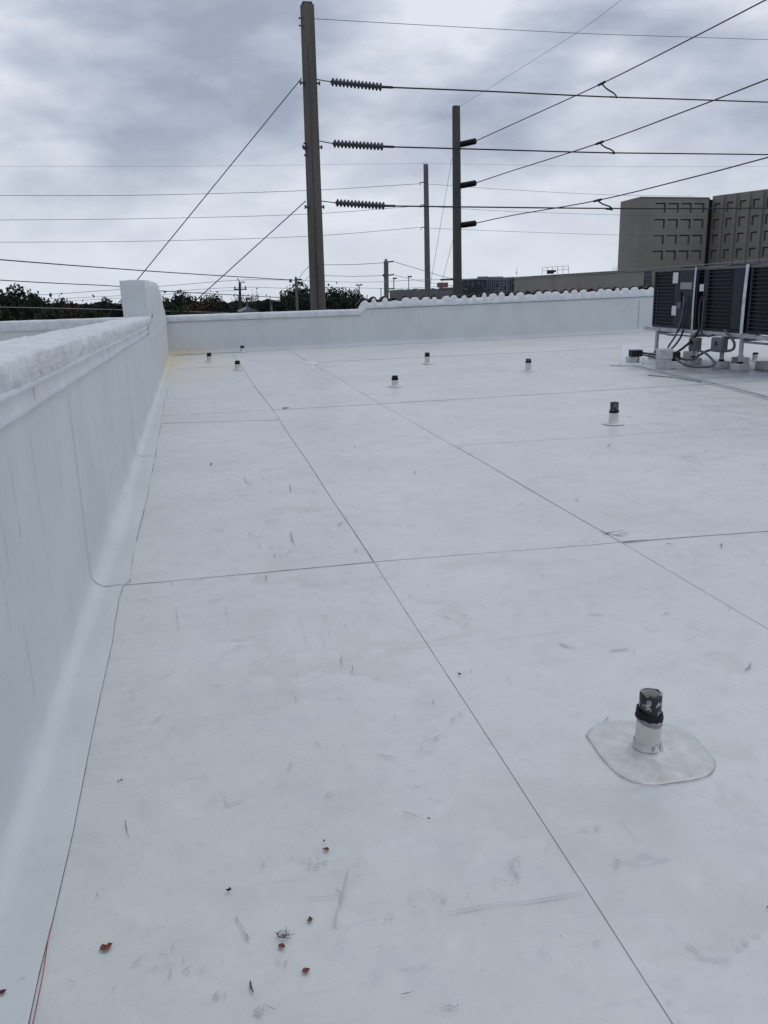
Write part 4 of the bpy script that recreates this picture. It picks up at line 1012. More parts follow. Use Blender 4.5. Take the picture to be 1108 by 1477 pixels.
for i, (pl, pa, pb, rest) in enumerate([((455, 114), (477, 118), (551, 125.5), [(700, 131.5), (870, 139.5), (980, 143), (1112, 147.5)]),
                                    ((460, 203), (480, 207), (553, 211.5), [(700, 215.5), (860, 220), (980, 221.5), (1112, 223)]),
                                    ((464, 290), (484, 292.5), (555, 297), [(700, 298.8), (860, 300.5), (980, 300.8), (1112, 300)])]):
    z = atY(pl[0], pl[1], 30).z
    def zz(p, dz=0):
        q = atZ(p[0], p[1], z); return q
    A, Bp = atY(*pa, 30.0), atY(*pb, 30.3)
    wire([atY(pl[0]-1, pl[1], 30), A], .016, WIRE, 'short link holding the %s ribbed insulator to the nearest pole' % pos3[i], raw=True, name='link_rod', cat='rod')
    sheds(A, Bp, 14, .130, .060, '%s of the three long ribbed insulators right of the nearest pole' % pos3[i], G1)
    Ys = [31.0, 32.0, 32.7, 33.6]
    pts = [Bp]+[atY(x, y, Y) for (x, y), Y in zip(rest, Ys)]; e_ = pts[-1]+(pts[-1]-pts[-2])*2.5
    wire(pts+[e_], .025, WIRE, '%s heavy conductor running right from the nearest pole' % pos3[i], raw=True, grp='heavy conductors')
    mb = MB(); mb.tube([Bp, Bp+(pts[1]-Bp)*.10], .042, 7); tag(mb.build('line_clamp', WIRE), 'thick dead-end clamp at the right end of the %s ribbed insulator' % pos3[i], 'clamp')
# pole 2: stubby insulators and diagonal conductors coming towards us
for i, (p0, p1_, rest, jp, jq) in enumerate([((664, 208.5), (686, 203.5), [(740, 179), (868, 120.5), (1000, 54), (1108, -2)], (868, 120.5), (889, 138.5)),
                                         ((664, 268), (686, 264), [(740, 246), (865, 206), (1000, 156), (1108, 114)], (865, 206), (886, 219.5)),
                                         ((664, 325), (686, 322), [(740, 310.5), (862, 289), (1000, 255.5), (1108, 227)], (862, 289), (883, 300.8))]):
    A = atY(*p0, 41); z = A.z; B_ = atY(p1_[0], p1_[1], 40.2)
    sheds(A, B_, 10, .14, .12, '%s stubby black insulator on the dark square pole' % pos3[i], 'stubby insulators on the dark pole', TAR)
    Ys = [38.5, 31.5, 25.8, 22.2] if i == 0 else ([38.5, 31.5, 26.0, 22.5] if i == 1 else [38.5, 32, 26.5, 23])
    pts = [B_]+[atY(x, y, Y) for (x, y), Y in zip(rest, Ys)]; e_ = pts[-1]+(pts[-1]-pts[-2])*2.0
    wire(pts+[e_], .020, WIRE, '%s heavy conductor climbing to the right from the dark square pole' % pos3[i], raw=True, grp='heavy conductors')
    a = atY(*jp, Ys[1]); b = atY(*jq, 32.1); mid = atY((jp[0]*.45+jq[0]*.55)+1, (jp[1]*.48+jq[1]*.52)-1, 31.8); c_ = atY(jq[0]-9, jq[1]+.8, 32.1)
    mb = MB(); mb.tube(catmull([a, a.lerp(b, .33)+Vector((0, 0, -.03)), a.lerp(b, .8)+Vector((0, 0, .02)), b], 4)+[b+Vector((.02, 0, -.06)), b+(c_-b)*.3+Vector((0, 0, -.03)), c_], .028, 6); tag(mb.build('jumper_cable', WIRE), '%s short jumper joining the crossing heavy conductors' % pos3[i], 'jumper', 'jumper cables')
    mb = MB(); dd = (pts[2]-pts[3]).normalized(); mb.tube([a-dd*.25, a+dd*.25], .045, 6); tag(mb.build('line_clamp', WIRE), 'clamp where the %s jumper leaves the climbing conductor' % pos3[i], 'clamp')
wire([(453, 27, 30), (600, 35.5, 31), (835, 48, 33), (980, 53, 34.5), (1130, 58, 36)], .009, WIRE, 'thin top wire running right from the head of the nearest pole')
wire([(664, 153, 41), (720, 118, 36), (835, 45, 29), (900, -3, 26)], .006, WIREF, 'thin pale wire climbing from the head of the dark square pole')
# guys
def guy(a, b, Y, ext, r, label, mt=WIRE):
    A, B_ = atY(*a, Y), atY(*b, Y); d = B_-A; k = (A.z+7)/-d.z; mb = MB(); mb.tube([A, A+d*.5, B_, A+d*k], r, 6); return tag(mb.build('guy_wire', mt), label, 'guy wire', 'guy wires')
guy((435, 113), (154, 458), 30, 0, .017, 'long guy wire slanting down left from the nearest pole behind the raised wall block')
guy((441, 290), (262, 452), 30, 0, .017, 'lower guy wire slanting down left from the nearest pole to the far parapet')
guy((652, 228), (621, 410), 41, 0, .008, 'upper thin guy wire on the left of the dark square pole')
guy((655, 340), (636, 413), 41, 0, .008, 'lower thin guy wire on the left of the dark square pole')
# slim lines past the far pole
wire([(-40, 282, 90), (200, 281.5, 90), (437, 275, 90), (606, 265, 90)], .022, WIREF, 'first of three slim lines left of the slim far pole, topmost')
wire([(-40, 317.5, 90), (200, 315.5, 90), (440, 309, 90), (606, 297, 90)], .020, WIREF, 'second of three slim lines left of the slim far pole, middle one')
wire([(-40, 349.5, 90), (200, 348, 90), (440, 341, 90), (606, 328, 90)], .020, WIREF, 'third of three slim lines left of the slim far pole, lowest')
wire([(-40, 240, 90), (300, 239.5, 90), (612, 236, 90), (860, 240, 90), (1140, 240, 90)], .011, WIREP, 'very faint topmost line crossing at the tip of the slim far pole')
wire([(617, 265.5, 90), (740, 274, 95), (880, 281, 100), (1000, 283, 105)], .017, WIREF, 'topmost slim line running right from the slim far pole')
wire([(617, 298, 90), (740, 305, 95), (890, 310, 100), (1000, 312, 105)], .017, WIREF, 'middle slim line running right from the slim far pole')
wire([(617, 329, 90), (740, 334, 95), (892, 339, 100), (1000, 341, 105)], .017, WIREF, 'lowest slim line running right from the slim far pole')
# low cables
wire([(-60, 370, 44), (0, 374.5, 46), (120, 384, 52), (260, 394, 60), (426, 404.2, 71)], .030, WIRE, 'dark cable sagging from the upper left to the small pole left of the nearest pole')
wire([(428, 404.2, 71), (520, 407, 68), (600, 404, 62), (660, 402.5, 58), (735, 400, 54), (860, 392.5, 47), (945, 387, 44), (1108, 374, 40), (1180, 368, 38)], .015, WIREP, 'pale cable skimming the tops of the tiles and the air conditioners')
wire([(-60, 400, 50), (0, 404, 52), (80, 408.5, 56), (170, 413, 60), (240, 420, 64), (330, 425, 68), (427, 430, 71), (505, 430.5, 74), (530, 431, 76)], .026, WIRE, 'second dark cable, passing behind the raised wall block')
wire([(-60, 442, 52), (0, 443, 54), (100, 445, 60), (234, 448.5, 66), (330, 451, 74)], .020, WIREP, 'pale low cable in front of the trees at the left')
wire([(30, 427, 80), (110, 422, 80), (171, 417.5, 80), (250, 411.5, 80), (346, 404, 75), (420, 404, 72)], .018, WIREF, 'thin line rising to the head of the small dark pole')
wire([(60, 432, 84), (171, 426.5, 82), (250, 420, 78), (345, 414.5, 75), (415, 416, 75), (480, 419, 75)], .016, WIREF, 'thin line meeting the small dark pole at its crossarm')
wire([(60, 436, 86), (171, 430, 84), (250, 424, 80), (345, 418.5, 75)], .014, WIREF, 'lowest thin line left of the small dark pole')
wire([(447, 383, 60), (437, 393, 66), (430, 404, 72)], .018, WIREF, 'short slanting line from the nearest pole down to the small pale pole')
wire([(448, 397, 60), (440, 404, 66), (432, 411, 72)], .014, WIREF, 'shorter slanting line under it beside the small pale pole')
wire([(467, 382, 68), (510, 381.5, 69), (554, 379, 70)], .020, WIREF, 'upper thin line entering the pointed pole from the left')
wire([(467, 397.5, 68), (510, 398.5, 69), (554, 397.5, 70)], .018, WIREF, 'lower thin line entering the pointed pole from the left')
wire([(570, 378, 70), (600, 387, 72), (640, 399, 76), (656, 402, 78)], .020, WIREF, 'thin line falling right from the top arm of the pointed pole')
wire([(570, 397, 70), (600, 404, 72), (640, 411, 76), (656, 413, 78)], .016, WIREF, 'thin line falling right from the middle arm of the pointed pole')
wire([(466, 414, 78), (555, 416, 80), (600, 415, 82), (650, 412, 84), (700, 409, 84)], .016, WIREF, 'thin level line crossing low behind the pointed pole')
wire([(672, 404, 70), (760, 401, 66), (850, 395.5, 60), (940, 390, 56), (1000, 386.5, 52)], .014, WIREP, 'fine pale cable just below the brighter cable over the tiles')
# small poles
t, a, b = pole_thing(346.5, 448, 346, 407, 75, .30, .20, 'small dark wooden pole with a crossarm in front of the feathery trees', BARK)
q_ = b-Vector(t.location); mb = MB(); mb.box(q_+Vector((0, 0, -.6)), (1.1, .1, .1)); mb.build('crossarm', CONCD, t)
for dx in (-.45, .45): mb = MB(); mb.lathe([(.05, 0), (.08, .1), (.03, .22)], q_+Vector((dx, 0, -.55)), None, 8); mb.build('insulator_pin', INSUL, t)
mb = MB(); mb.tube([q_, q_+Vector((-.2, 0, .35))], .04, 5); mb.box(q_+Vector((.28, 0, .0)), (.35, .08, .08)); mb.build('top_bracket', CONCD, t)
t, a, b = pole_thing(429, 448, 427, 403, 71, .27, .20, 'small pale pole with side braces beside the nearest pole', CONCF)
q_ = b-Vector(t.location); mb = MB(); mb.lathe([(.14, 0), (.1, .1), (.02, .25)], q_, None, 8); mb.box(q_+Vector((-.45, 0, -.10)), (.2, .2, .28)); mb.box(q_+Vector((.3, 0, -.02)), (.4, .12, .12)); mb.build('top_fittings', CONCD, t)
for dx in (-.9, 1.1): mb = MB(); mb.tube([q_+Vector((0, 0, -1.6)), q_+Vector((dx, 0, -.75 if dx > 0 else -.95))], .025, 5); mb.build('brace', STEEL, t)
def lamp(px, py, Y, ht, wd, label, two=False, hdark=True):
    b = atY(px, py, Y); t = thing('street_lamp', label, 'street lamp', (b.x, b.y, gz(Y)), 0, 'far street lamps'); h_ = b.z-gz(Y)
    mb = MB(); mb.tube([(0, 0, 0), (0, 0, h_)], .11, 6, .07); mb.build('pole', STEEL, t)
    for dx in ((-wd*.5, wd*.5) if two else (wd*.3,)):
        mb = MB(); mb.box((dx, 0, h_), (wd*.55 if two else wd, .5, ht), None, .05); mb.build('lamp_head', CONCD, t)
lamp(568, 401.5, 130, .22, .58, 'far street lamp with a flat head right beside the pointed pole'); lamp(589.5, 399, 150, .24, .72, 'far street lamp standing alone midway between pointed pole and slim far pole')
lamp(518, 411, 110, .18, .5, 'far pole with two small lamp heads above the trees', True); lamp(549.5, 416, 140, .1, .2, 'thin bare post left of the pointed pole')
lamp(356, 431, 60, .14, .3, 'short post with a small head among the feathery trees'); lamp(391, 434, 62, .14, .3, 'grey post with small box head in front of the round tree')

# ------------------------------------------------------------------ trees
def crown(seed, rx, ry, rz, nlobe, nleaf, s, airy=0.0):
    """leaf clumps on overlapping lobes that together fill an uneven ellipsoid"""
    rg = random.Random(seed); mb = MB(); lobes = []
    for k in range(nlobe):
        z = 1-2*(k+.5)/nlobe; a = k*2.39996+rg.uniform(-.3, .3); q_ = math.sqrt(max(0, 1-z*z)); e_ = rg.uniform(.52, .74)
        lobes.append((Vector((rx*q_*math.cos(a)*e_, ry*q_*math.sin(a)*e_, rz*z*e_)), rg.uniform(.30, .42)))
    lobes += [(Vector((0, 0, 0)), .6)]
    for _ in range(nleaf):
        c, lr = rg.choice(lobes); d = Vector((rg.gauss(0, 1), rg.gauss(0, 1), rg.gauss(0, 1))).normalized()
        k = lr*(rg.uniform(.5, 1.06) if rg.random() > airy else rg.uniform(.2, 1.5))
        p = c+Vector((d.x*k*rx, d.y*k*ry, d.z*k*rz))
        nrm = (d+Vector((rg.gauss(0, .6), rg.gauss(0, .6), rg.gauss(0, .6)))).normalized(); u = nrm.orthogonal().normalized(); w = nrm.cross(u)
        a = rg.uniform(0, 6.28); u, w = u*math.cos(a)+w*math.sin(a), w*math.cos(a)-u*math.sin(a); l_ = s*rg.uniform(.6, 1.3)
        mb.face([p-u*l_*.5-w*l_*.2, p+w*l_*.35-u*l_*.1, p+u*l_*.6, p-w*l_*.35+u*l_*.1])
    return mb
CR = {}
for k, (sd_, rx, ry, rz, nl_, nf, s_, ai, mt) in {'dark': (1, 5, 5, 4.2, 34, 15000, .42, .05, 0), 'mid': (2, 4.6, 4.6, 3.6, 30, 13000, .40, .06, 1), 'red': (3, 4.8, 4.5, 3.0, 30, 12000, .38, .08, 2), 'airy': (4, 2.6, 2.6, 4.6, 26, 3400, .28, .35, 3), 'dark2': (5, 5, 5, 4.4, 28, 15000, .42, .05, 0)}.items():
    CR[k] = (crown(sd_, rx, ry, rz, nl_, nf, s_, ai).mesh('crown_'+k, LEAF[mt]), rz)
def trunk(h_):
    mb = MB(); mb.tube([(0, 0, 0), (.1, .05, h_*.3), (0, 0, h_*.6), (.15, 0, h_)], .28, 8, .08)
    for a in (0, 1.6, 3.1, 4.7): mb.tube([(0, 0, h_*.5), (math.cos(a)*.8, math.sin(a)*.8, h_*.72), (math.cos(a)*1.7, math.sin(a)*1.7, h_*.95)], .11, 6, .03)
    return mb.mesh('trunk', BARK)
TR = trunk(8)
def tree(px, pyt, Y, w, kind, label, low=-6.0, grp='trees beyond the far parapet', rz=None):
    b = atY(px, pyt, Y); top = b.z; me, hz_ = CR[kind]; base = CR[kind][0]
    w0 = {'dark': 5, 'mid': 4.6, 'red': 4.8, 'airy': 2.6, 'dark2': 5}[kind]
    wm = w*Y/F_PX/2; sx = wm/w0*1.32; szz = (top-low)/2/hz_/0.98
    t = thing('tree', label, 'tree', (b.x, b.y, gz(Y)), (px*.37) % 6.28 if rz is None else rz, grp)
    o = inst(me, 'crown', t, (0, 0, (top+low)/2-gz(Y))); o.scale = (sx, sx, szz)
    o = inst(TR, 'trunk', t, (0, 0, 0)); o.scale = (1, 1, (top+5)/8)
    return t
tree(22, 417, 78, 84, 'dark', 'tall dark rounded tree at the far left edge above the parapet', -5.5)
tree(-22, 420, 76, 60, 'mid', 'tree cut off by the left edge of the picture', -5.5)
tree(48, 431, 70, 52, 'dark2', 'lower dark tree on the right flank of the tall leftmost tree', -6)
tree(89, 433, 92, 44, 'dark2', 'small dark hump of a tree between leftmost tree and the red crowned trees', -6)
tree(112, 435, 84, 72, 'red', 'russet crowned tree left of the raised wall block', -6)
tree(150, 434, 95, 56, 'dark', 'dark green tree directly left of the raised wall block', -6)
tree(128, 441, 74, 56, 'mid', 'low green tree in front of the russet one at the left', -6.5)
tree(72, 446, 66, 64, 'mid', 'low green bush-like tree under the small dark hump', -6.5)
tree(190, 436, 96, 60, 'dark2', 'tree mostly hidden behind the raised wall block', -6)
tree(243, 432, 90, 60, 'mid', 'green tree just right of the raised wall block', -6)
tree(265, 422.5, 98, 50, 'dark', 'small round dark treetop standing above the russet crown', -5)
tree(286, 432, 80, 62, 'red', 'russet crowned tree right of the raised wall block', -6)
tree(306, 427, 92, 46, 'dark2', 'narrow dark treetop between russet crown and feathery tree', -5)
tree(316, 437, 78, 40, 'dark', 'dark low tree in front of the narrow treetop', -6)
tree(262, 446, 66, 60, 'mid', 'low green tree at the foot of the russet crown near the guy wire', -6.5)
tree(341, 418, 88, 27, 'airy', 'feathery grey green tree directly behind the small dark pole', -5)
tree(364, 417, 90, 22, 'airy', 'feathery pointed tree right of the small dark pole', -5, rz=2.0)
tree(352, 440, 84, 50, 'dark', 'dark undergrowth tree below the feathery pair', -6.5)
tree(386, 434, 90, 44, 'dark2', 'dark tree between feathery trees and the big round tree', -6)
tree(402, 427, 92, 30, 'airy', 'thin feathery tree leaning on the left of the big round tree', -5, rz=1.0)
tree(426, 412, 84, 66, 'dark', 'big round dark tree just left of the nearest pole', -5.5)
tree(445, 428, 76, 60, 'dark2', 'lower dark tree partly behind the nearest pole', -6)
tree(484, 417, 88, 62, 'dark2', 'wide dark tree right of the nearest pole', -5.5)
tree(513, 421, 96, 34, 'dark', 'last dark treetop where the parapet steps up', -5.5)
tree(500, 431, 74, 60, 'dark', 'low dark tree in front of the wide one right of the nearest pole', -6)

# distant wood closing the view behind the single trees
rg = random.Random(21); mb = MB()
for k in range(26000):
    px = rg.uniform(-90, 560); Y = rg.uniform(120, 150); hgt = 442-.012*px+5*N.noise(Vector((px*.03, 0, 3)))+3*N.noise(Vector((px*.11, 0, 8)))
    q_ = rg.random()**1.6; p = atY(px, hgt+q_*46, Y); d = Vector((rg.gauss(0, 1), rg.gauss(0, 1), rg.gauss(0, .7))).normalized(); u = d.orthogonal().normalized(); w = d.cross(u); l_ = rg.uniform(.5, 1.0)
    mb.face([p-u*l_*.5, p+w*l_*.4, p+u*l_*.5, p-w*l_*.4])
mb.build('treeline', LEAF[0], kind='stuff')

# ------------------------------------------------------------------ buildings
def facade(mb, O, ex, ez, xs, zs, hole, depth, glass):
    """wall grid with real recesses; hole(i,j) says which cells are sunk"""
    nrm = ex.cross(ez).normalized()          # points out of the wall
    P = lambda x, z, d=0: O+ex*x+ez*z-nrm*d
    for i in range(len(xs)-1):
        for j in range(len(zs)-1):
            x0, x1, z0, z1 = xs[i], xs[i+1], zs[j], zs[j+1]
            if not hole(i, j): mb.face([P(x0, z0), P(x1, z0), P(x1, z1), P(x0, z1)])
            else:
                for (di, dj, a, b) in ((-1, 0, (x0, z0), (x0, z1)), (1, 0, (x1, z1), (x1, z0)), (0, -1, (x1, z0), (x0, z0)), (0, 1, (x0, z1), (x1, z1))):
                    if not hole(i+di, j+dj): mb.face([P(*a), P(*b), P(*b, depth), P(*a, depth)])
Zu = Vector((0, 0, 1))
TW = thing('office_tower', 'tall brown precast tower with rows of hook shaped window slots, right side', 'building', (0, 0, 0))
q0 = atY(893, 340, 160); q1 = atY(921, 340, 153); q2 = atY(1019, 340, 154.5); q0.z = q1.z = q2.z = 0
def zof(px, py, Y): return atY(px, py, Y).z
def slots(parent, A, B, cols, rows_z, ztop, zbot, mirror, hw, sl, dep=.55):
    ex = (B-A); L_ = ex.length; ex = ex.normalized(); O = Vector((A.x, A.y, 0))
    S = .40; H_ = 1.75; xs = {0, L_}; zs = {zbot, ztop}
    cells = []
    for c in cols:               # c = x position of the vertical slot's outer edge
        for z in rows_z:
            if not mirror: hx0, hx1, vx0, vx1 = c-hw, c, c-S*1.1, c
            else: hx0, hx1, vx0, vx1 = c, c+hw, c, c+S*1.1
            xs |= {hx0, hx1, vx0, vx1}; zs |= {z, z-.24, z-H_}; cells.append((hx0, hx1, vx0, vx1, z))
    xs = sorted(xs); zs = sorted(zs)
    xs = [x for k, x in enumerate(xs) if k == 0 or x-xs[k-1] > 1e-4]; zs = [x for k, x in enumerate(zs) if k == 0 or x-zs[k-1] > 1e-4]
    def hole(i, j):
        if i < 0 or j < 0 or i >= len(xs)-1 or j >= len(zs)-1: return False
        x = (xs[i]+xs[i+1])/2; z = (zs[j]+zs[j+1])/2
        for hx0, hx1, vx0, vx1, zt_v in cells:
            if (hx0 < x < hx1 and zt_v-.24 < z < zt_v) or (vx0 < x < vx1 and zt_v-H_ < z < zt_v): return True
        return False
    mb = MB(); facade(mb, O, ex, Zu, xs, zs, hole, dep, None)
    nrm = ex.cross(Zu).normalized()
    for hx0, hx1, vx0, vx1, z in cells:
        w = MB(); Pp = lambda x, zz: O+ex*x+Zu*zz-nrm*dep*.98
        w.face([Pp(hx0, z-.24), Pp(hx1, z-.24), Pp(hx1, z), Pp(hx0, z)]); w.face([Pp(vx0, z-H_), Pp(vx1, z-H_), Pp(vx1, z-.24), Pp(vx0, z-.24)]); w.build('window', BROWND, parent)
    return mb, O, ex, nrm
rows_z = [zof(970, py, 154) for py in (293, 316.2, 339, 361.5)]
ztop = zof(960, 284, 153.5)
ex1 = (q2-q1); cols = [ (atY(px, 340, 153.8)-q1).dot(ex1.normalized()) for px in (957, 977, 996.6, 1016.5)]
mb, O, ex, nrm = slots(TW, q1, q2, cols, rows_z, ztop, -11, False, 2.42, .5)
zl = zof(893, 291, 160)
mb.face([q0+Zu*-11, q1+Zu*-11, q1+Zu*ztop, q0+Zu*zl])
bk = q0+Vector((16, 22, 0)); bk2 = q2+Vector((16, 22, 0))
mb.face([q0+Zu*zl, q1+Zu*ztop, q2+Zu*ztop, bk2+Zu*ztop, bk+Zu*zl]); mb.face([bk+Zu*-11, q0+Zu*-11, q0+Zu*zl, bk+Zu*zl])
mb.build('wall', BROWN, TW)
mb = MB(); mb.face([O+ex*0+Zu*(ztop+.001)-nrm*-.06, O+ex*ex1.length+Zu*(ztop+.001)+nrm*.06, O+ex*ex1.length+Zu*(ztop-.25)+nrm*.06, O+Zu*(ztop-.25)+nrm*.06]); mb.build('parapet_trim', BROWNL, TW)
# right wing
w0 = atY(1024, 340, 156); w1 = atY(1102, 340, 144); w0.z = w1.z = 0; d = (w1-w0).normalized(); Lw = (w1-w0).length
w2 = w1+d*0.2; wE = w0+d*(Lw*1.9)
TW2 = thing('office_tower', 'ribbed brown wing of the precast tower, cut off by the right edge', 'building', (0, 0, 0))
ex2 = d; c2 = [min((atY(px, 340, Y)-w0).dot(ex2), 1e3) for px, Y in ((1027, 155.5), (1044, 153), (1063.5, 150), (1083.5, 147))]
pit2 = (c2[3]-c2[0])/3; c2 = [c2[0]+pit2*k for k in range(7)]
zw = zof(1102, 272.5, 144)
mb, O, ex, nrm = slots(TW2, w0, wE, c2, rows_z, zw, -11, True, 2.1, .5)
mb.face([w0+Zu*zw, wE+Zu*zw, wE+Vector((16, 20, zw)), w0+Vector((16, 20, zw))])
mb.face([w0+Vector((16, 20, -11)), w0+Zu*-11, w0+Zu*zw, w0+Vector((16, 20, zw))])
mb.build('wall', BROWN, TW2)
for k in range(1, 7):
    x = c2[k]-.75; rb = MB(); c = O+ex*x
    m_ = Matrix((ex, -nrm, Zu)).transposed(); rb.box(c+nrm*.28+Zu*(zw-7)/2, (.62, .54, zw+7-.1), m_); rb.build('pilaster', BROWN, TW2)
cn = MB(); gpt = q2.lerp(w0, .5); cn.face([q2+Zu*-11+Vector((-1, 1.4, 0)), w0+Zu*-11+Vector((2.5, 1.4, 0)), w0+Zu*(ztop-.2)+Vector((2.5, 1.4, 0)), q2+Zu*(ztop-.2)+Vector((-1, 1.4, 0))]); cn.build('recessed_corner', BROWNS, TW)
# stair light box on wall base
# low wing in front
lw0 = atY(742, 400.5, 165); lw1 = atY(892, 391, 112); lw2 = atY(1010, 384, 92)
zl_ = lw1.z
LWB = thing('low_building', 'long low brown building stretching from the pale blue block to the air conditioners', 'building', (0, 0, 0))
a = Vector((lw0.x, lw0.y, 0)); bz = [ (a, lw0.z), (Vector((lw1.x, lw1.y, 0)), lw1.z), (Vector((lw2.x, lw2.y, 0)), lw2.z)]
mb = MB()
for (p, zp), (q_, zq) in zip(bz, bz[1:]):
    mb.face([p+Zu*-11, q_+Zu*-11, q_+Zu*zq, p+Zu*zp]); off_ = Vector((8, 12, 0))
    mb.face([p+Zu*zp, q_+Zu*zq, q_+off_+Zu*zq, p+off_+Zu*zp])
mb.face([a+Vector((8, 12, -11)), a+Zu*-11, a+Zu*lw0.z, a+Vector((8, 12, lw0.z))])
mb.build('wall', BROWN, LWB)
mb = MB()
for (p, zp), (q_, zq) in zip(bz, bz[1:]):
    n_ = (q_-p).cross(Zu).normalized()*.10; mb.face([p+n_+Zu*(zp-.22), q_+n_+Zu*(zq-.22), q_+n_+Zu*(zq+.03), p+n_+Zu*(zp+.03)]); mb.face([p+n_+Zu*(zp+.03), q_+n_+Zu*(zq+.03), q_-n_+Zu*(zq+.03), p-n_+Zu*(zp+.03)])
mb.build('parapet_trim', BROWNL, LWB)
# dark louvred window next to the air conditioners
wn = thing('window_block', 'dark barred window block in the brown building beside the farthest air conditioner', 'window', (0, 0, 0))
A_ = atY(934.5, 391, 101.0); B_ = atY(946, 391, 98.6); zlo = atY(934.5, 416, 101).z; A_.z = B_.z = 0; zh = atY(934.5, 391, 101).z
n_ = (B_-A_).cross(Zu).normalized()*.4; A_ += n_; B_ += n_
mb = MB(); mb.face([A_+Zu*zlo, B_+Zu*zlo, B_+Zu*zh, A_+Zu*zh]); mb.build('pane', DGLASS, wn)
for k in range(5):
    z = zlo+(zh-zlo)*k/4; mb = MB(); mb.tube([A_+Zu*z+n_*.1, B_+Zu*z+n_*.1], .05, 4); mb.build('bar', GREYB, wn)
for p in (A_, B_): mb = MB(); mb.tube([p+Zu*zlo+n_*.1, p+Zu*zh+n_*.1], .05, 4); mb.build('bar', GREYB, wn)
# railing + plant on the low roof
rg0 = atY(782, 396.5, 143); rr_ = thing('roof_railing', 'thin safety railing round a black fan on the low brown roof', 'railing', rg0)
def rl_(pts, r=.035): mb = MB(); mb.tube(pts, r, 4); mb.build('rail', STEEL, rr_)
rdir = (atY(820, 396, 133)-rg0); rdir.z = 0; hh = 1.25
for hz2 in (hh, hh*.55): rl_([Zu*hz2, rdir+Zu*hz2]); 
for k in range(6): rl_([rdir*k/5, rdir*k/5+Zu*hh])
fn = atY(794, 394, 140); mb = MB(); mb.box((0, 0, .2), (1.0, 1.0, .62), None, .1); mb.tube([(.5, 0, .3), (.95, 0, .35)], .16, 8, .2); o = mb.build('roof_fan', HVD); o.location = fn; tag(o, 'black fan housing inside the thin railing on the low roof', 'fan')
an = atY(745.5, 396, 160); mb = MB(); mb.tube([(0, 0, 0), (0, 0, 1.5)], .04, 4); mb.tube([(-.3, 0, .6), (.05, 0, .1)], .05, 4); o = mb.build('antenna', WIREP); o.location = an-Vector((0, 0, .1)); tag(o, 'small pale antenna at the left end of the low brown roof', 'antenna')
ld = atY(887, 390, 113); mb = MB()
for dx in (-.25, .0, .25): mb.tube([(dx, 0, 0), (dx, 0, .45), (dx+.1, .3, .5)], .025, 4)
o = mb.build('roof_ladder', WIREP); o.location = ld; tag(o, 'tiny ladder hoops on the low roof at the foot of the tower', 'ladder')
tr = atY(953.5, 385, 110)
# blue glass block
GB = thing('glass_building', 'distant blue grey apartment block with a fine window grid left of the brown building', 'building', (0, 0, 0))
g0 = atY(662, 402, 270); g1 = atY(742, 401, 262); zt2 = atY(700, 401, 266).z; d = Vector(((g1-g0).x, (g1-g0).y, 0)); Lg = d.length; d.normalize(); O = Vector((g0.x, g0.y, 0)); nn = d.cross(Zu)
mb = MB(); mb.face([O+Zu*-11, O+d*Lg+Zu*-11, O+d*Lg+Zu*zt2, O+Zu*(zt2-.25)]); mb.face([O+Zu*(zt2-.25), O+d*Lg+Zu*zt2, O+d*Lg+Vector((5, 12, zt2)), O+Vector((5, 12, zt2-.25))]); mb.build('wall', BLUEB, GB)
wv = MB(); wd2 = MB(); rg = random.Random(3)
for i in range(26):
    for j in range(6):
        x = Lg*(i+.5)/26; z = zt2-.7-j*.85
        dens = .9 if .48 < (i/26) < .9 else .18
        q_ = O+d*x+Zu*z+nn*.12
        t_ = wv if rg.random() < dens else wd2
        m_ = Matrix((d, -nn, Zu)).transposed(); t_.box(q_, (.34, .14, .5), m_)
wv.build('windows_pale', PALEW, GB, kind='stuff'); wd2.build('windows_dark', DGLASS, GB, kind='stuff')
for k in range(14):
    x = Lg*(k+.3)/14; m_ = Matrix((d, -nn, Zu)).transposed(); pb = MB(); pb.box(O+d*x+nn*.2+Zu*(zt2-3.6), (.14, .25, 7.0), m_); pb.build('pier', GREYB if k > 6 else BLUEB, GB)
pb = MB(); pb.box(O+d*Lg*.46+Zu*(zt2+.2)+Vector((0, 1.5, 0)), (3, 2, .6)); pb.box(O+d*Lg*.68+Zu*(zt2+.1)+Vector((0, 1.5, 0)), (5, 2, .5)); pb.build('roof_plant', GREYB, GB)
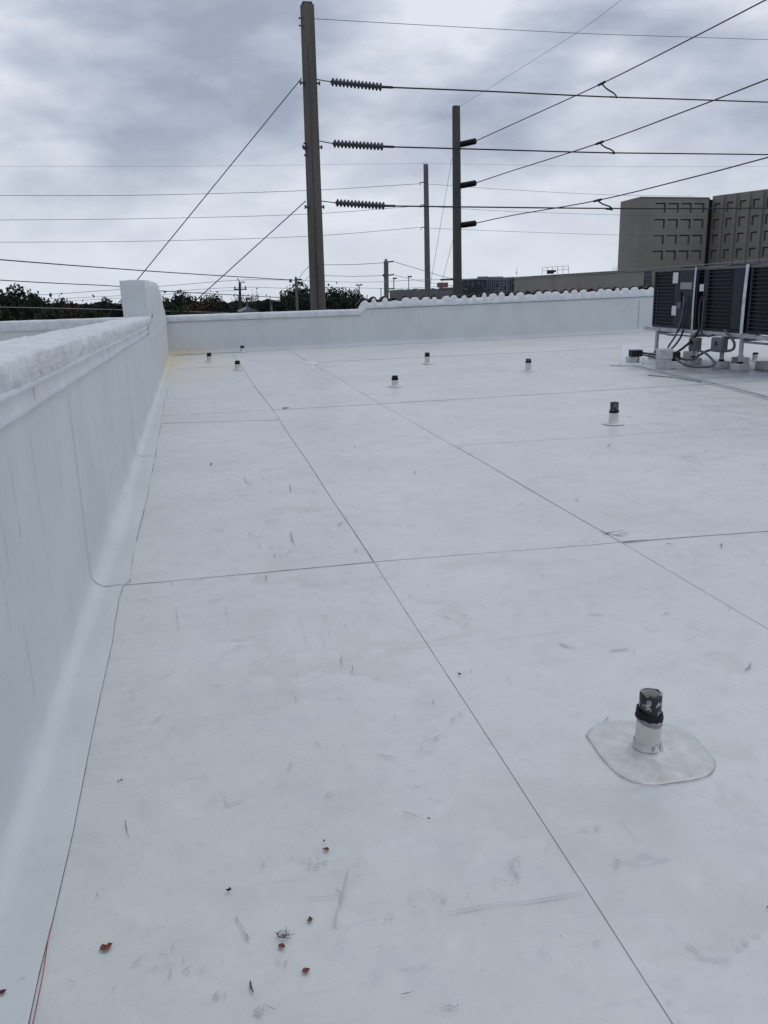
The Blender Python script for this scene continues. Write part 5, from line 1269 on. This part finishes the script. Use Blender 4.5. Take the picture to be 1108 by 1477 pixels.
# grey parking building with roof clutter
GP = thing('low_building', 'low grey building with cluttered roof behind the first roof tiles', 'building', (0, 0, 0))
g0 = atY(562, 421, 180); g1 = atY(664, 416.5, 170); mb = MB(); A_ = Vector((g0.x, g0.y, 0)); B_ = Vector((g1.x, g1.y, 0))
mb.face([A_+Zu*-11, B_+Zu*-11, B_+Zu*g1.z, A_+Zu*g0.z]); mb.face([A_+Zu*g0.z, B_+Zu*g1.z, B_+Vector((4, 10, g1.z)), A_+Vector((4, 10, g0.z))]); mb.build('wall', GREYB, GP)
for k in range(22):
    s_ = .02+.045*k*rg.uniform(.97, 1.03)
    if s_ > .98: break
    p = A_.lerp(B_, s_)+Zu*(g0.z+(g1.z-g0.z)*s_+.1); pb = MB(); w_ = rg.uniform(.5, 1.1); h_ = rg.uniform(.25, .75)
    pb.box(p+Vector((0, .8, 0)), (w_, .8, h_), None, .1); pb.build('roof_unit', GREYB if k % 3 else PALEW, GP)
# sign on posts
sg = thing('billboard', 'far grey sign with a worn red centre just left of the dark square pole', 'sign', atY(638.5, 411, 150)); w_, h_ = 2.05, .85
mb = MB(); mb.box((0, 0, 0), (w_, .3, h_), None, .05); mb.build('sign_box', GREYB, sg)
mb = MB(); mb.box((.1, -.155, 0), (w_*.72, .02, h_*.62)); mb.build('sign_face', mat('sign_red_face', (.30, .07, .08), .6, var=.6, scale=2, tint=(.20, .10, .11)), sg)
mb = MB(); mb.tube([(-.6, 0, -.4), (-.6, 0, -12)], .08, 6); mb.tube([(.6, 0, -.4), (.6, 0, -12)], .08, 6); mb.build('sign_post', STEEL, sg)
# small pale houses among the trees
def house(px, py, Y, w, h_, label, mt, rt_=None):
    b = atY(px, py, Y); t = thing('small_house', label, 'house', (b.x, b.y, gz(Y))); H_ = b.z-gz(Y)
    mb = MB(); mb.span((-w/2, -2, 0), (w/2, 2, H_-h_*.4)); mb.build('wall', mt, t)
    mb = MB(); mb.grid([[(-w/2-.3, -2.3, H_-h_*.4), (0, -2.3, H_), (w/2+.3, -2.3, H_-h_*.4)], [(-w/2-.3, 2.3, H_-h_*.4), (0, 2.3, H_), (w/2+.3, 2.3, H_-h_*.4)]], False); mb.face([(-w/2-.3, -2.3, H_-h_*.4), (w/2+.3, -2.3, H_-h_*.4), (0, -2.3, H_)]); mb.build('roof', GREYB, t)
    mb = MB(); mb.span((-w*.2, -2.04, H_-h_*.9-.3), (w*.05, -2.003, H_-h_*.6-.2)); mb.build('window', DGLASS, t)
house(357, 443, 64, .8, .7, 'narrow pale gable right of the small dark pole', PALEW)
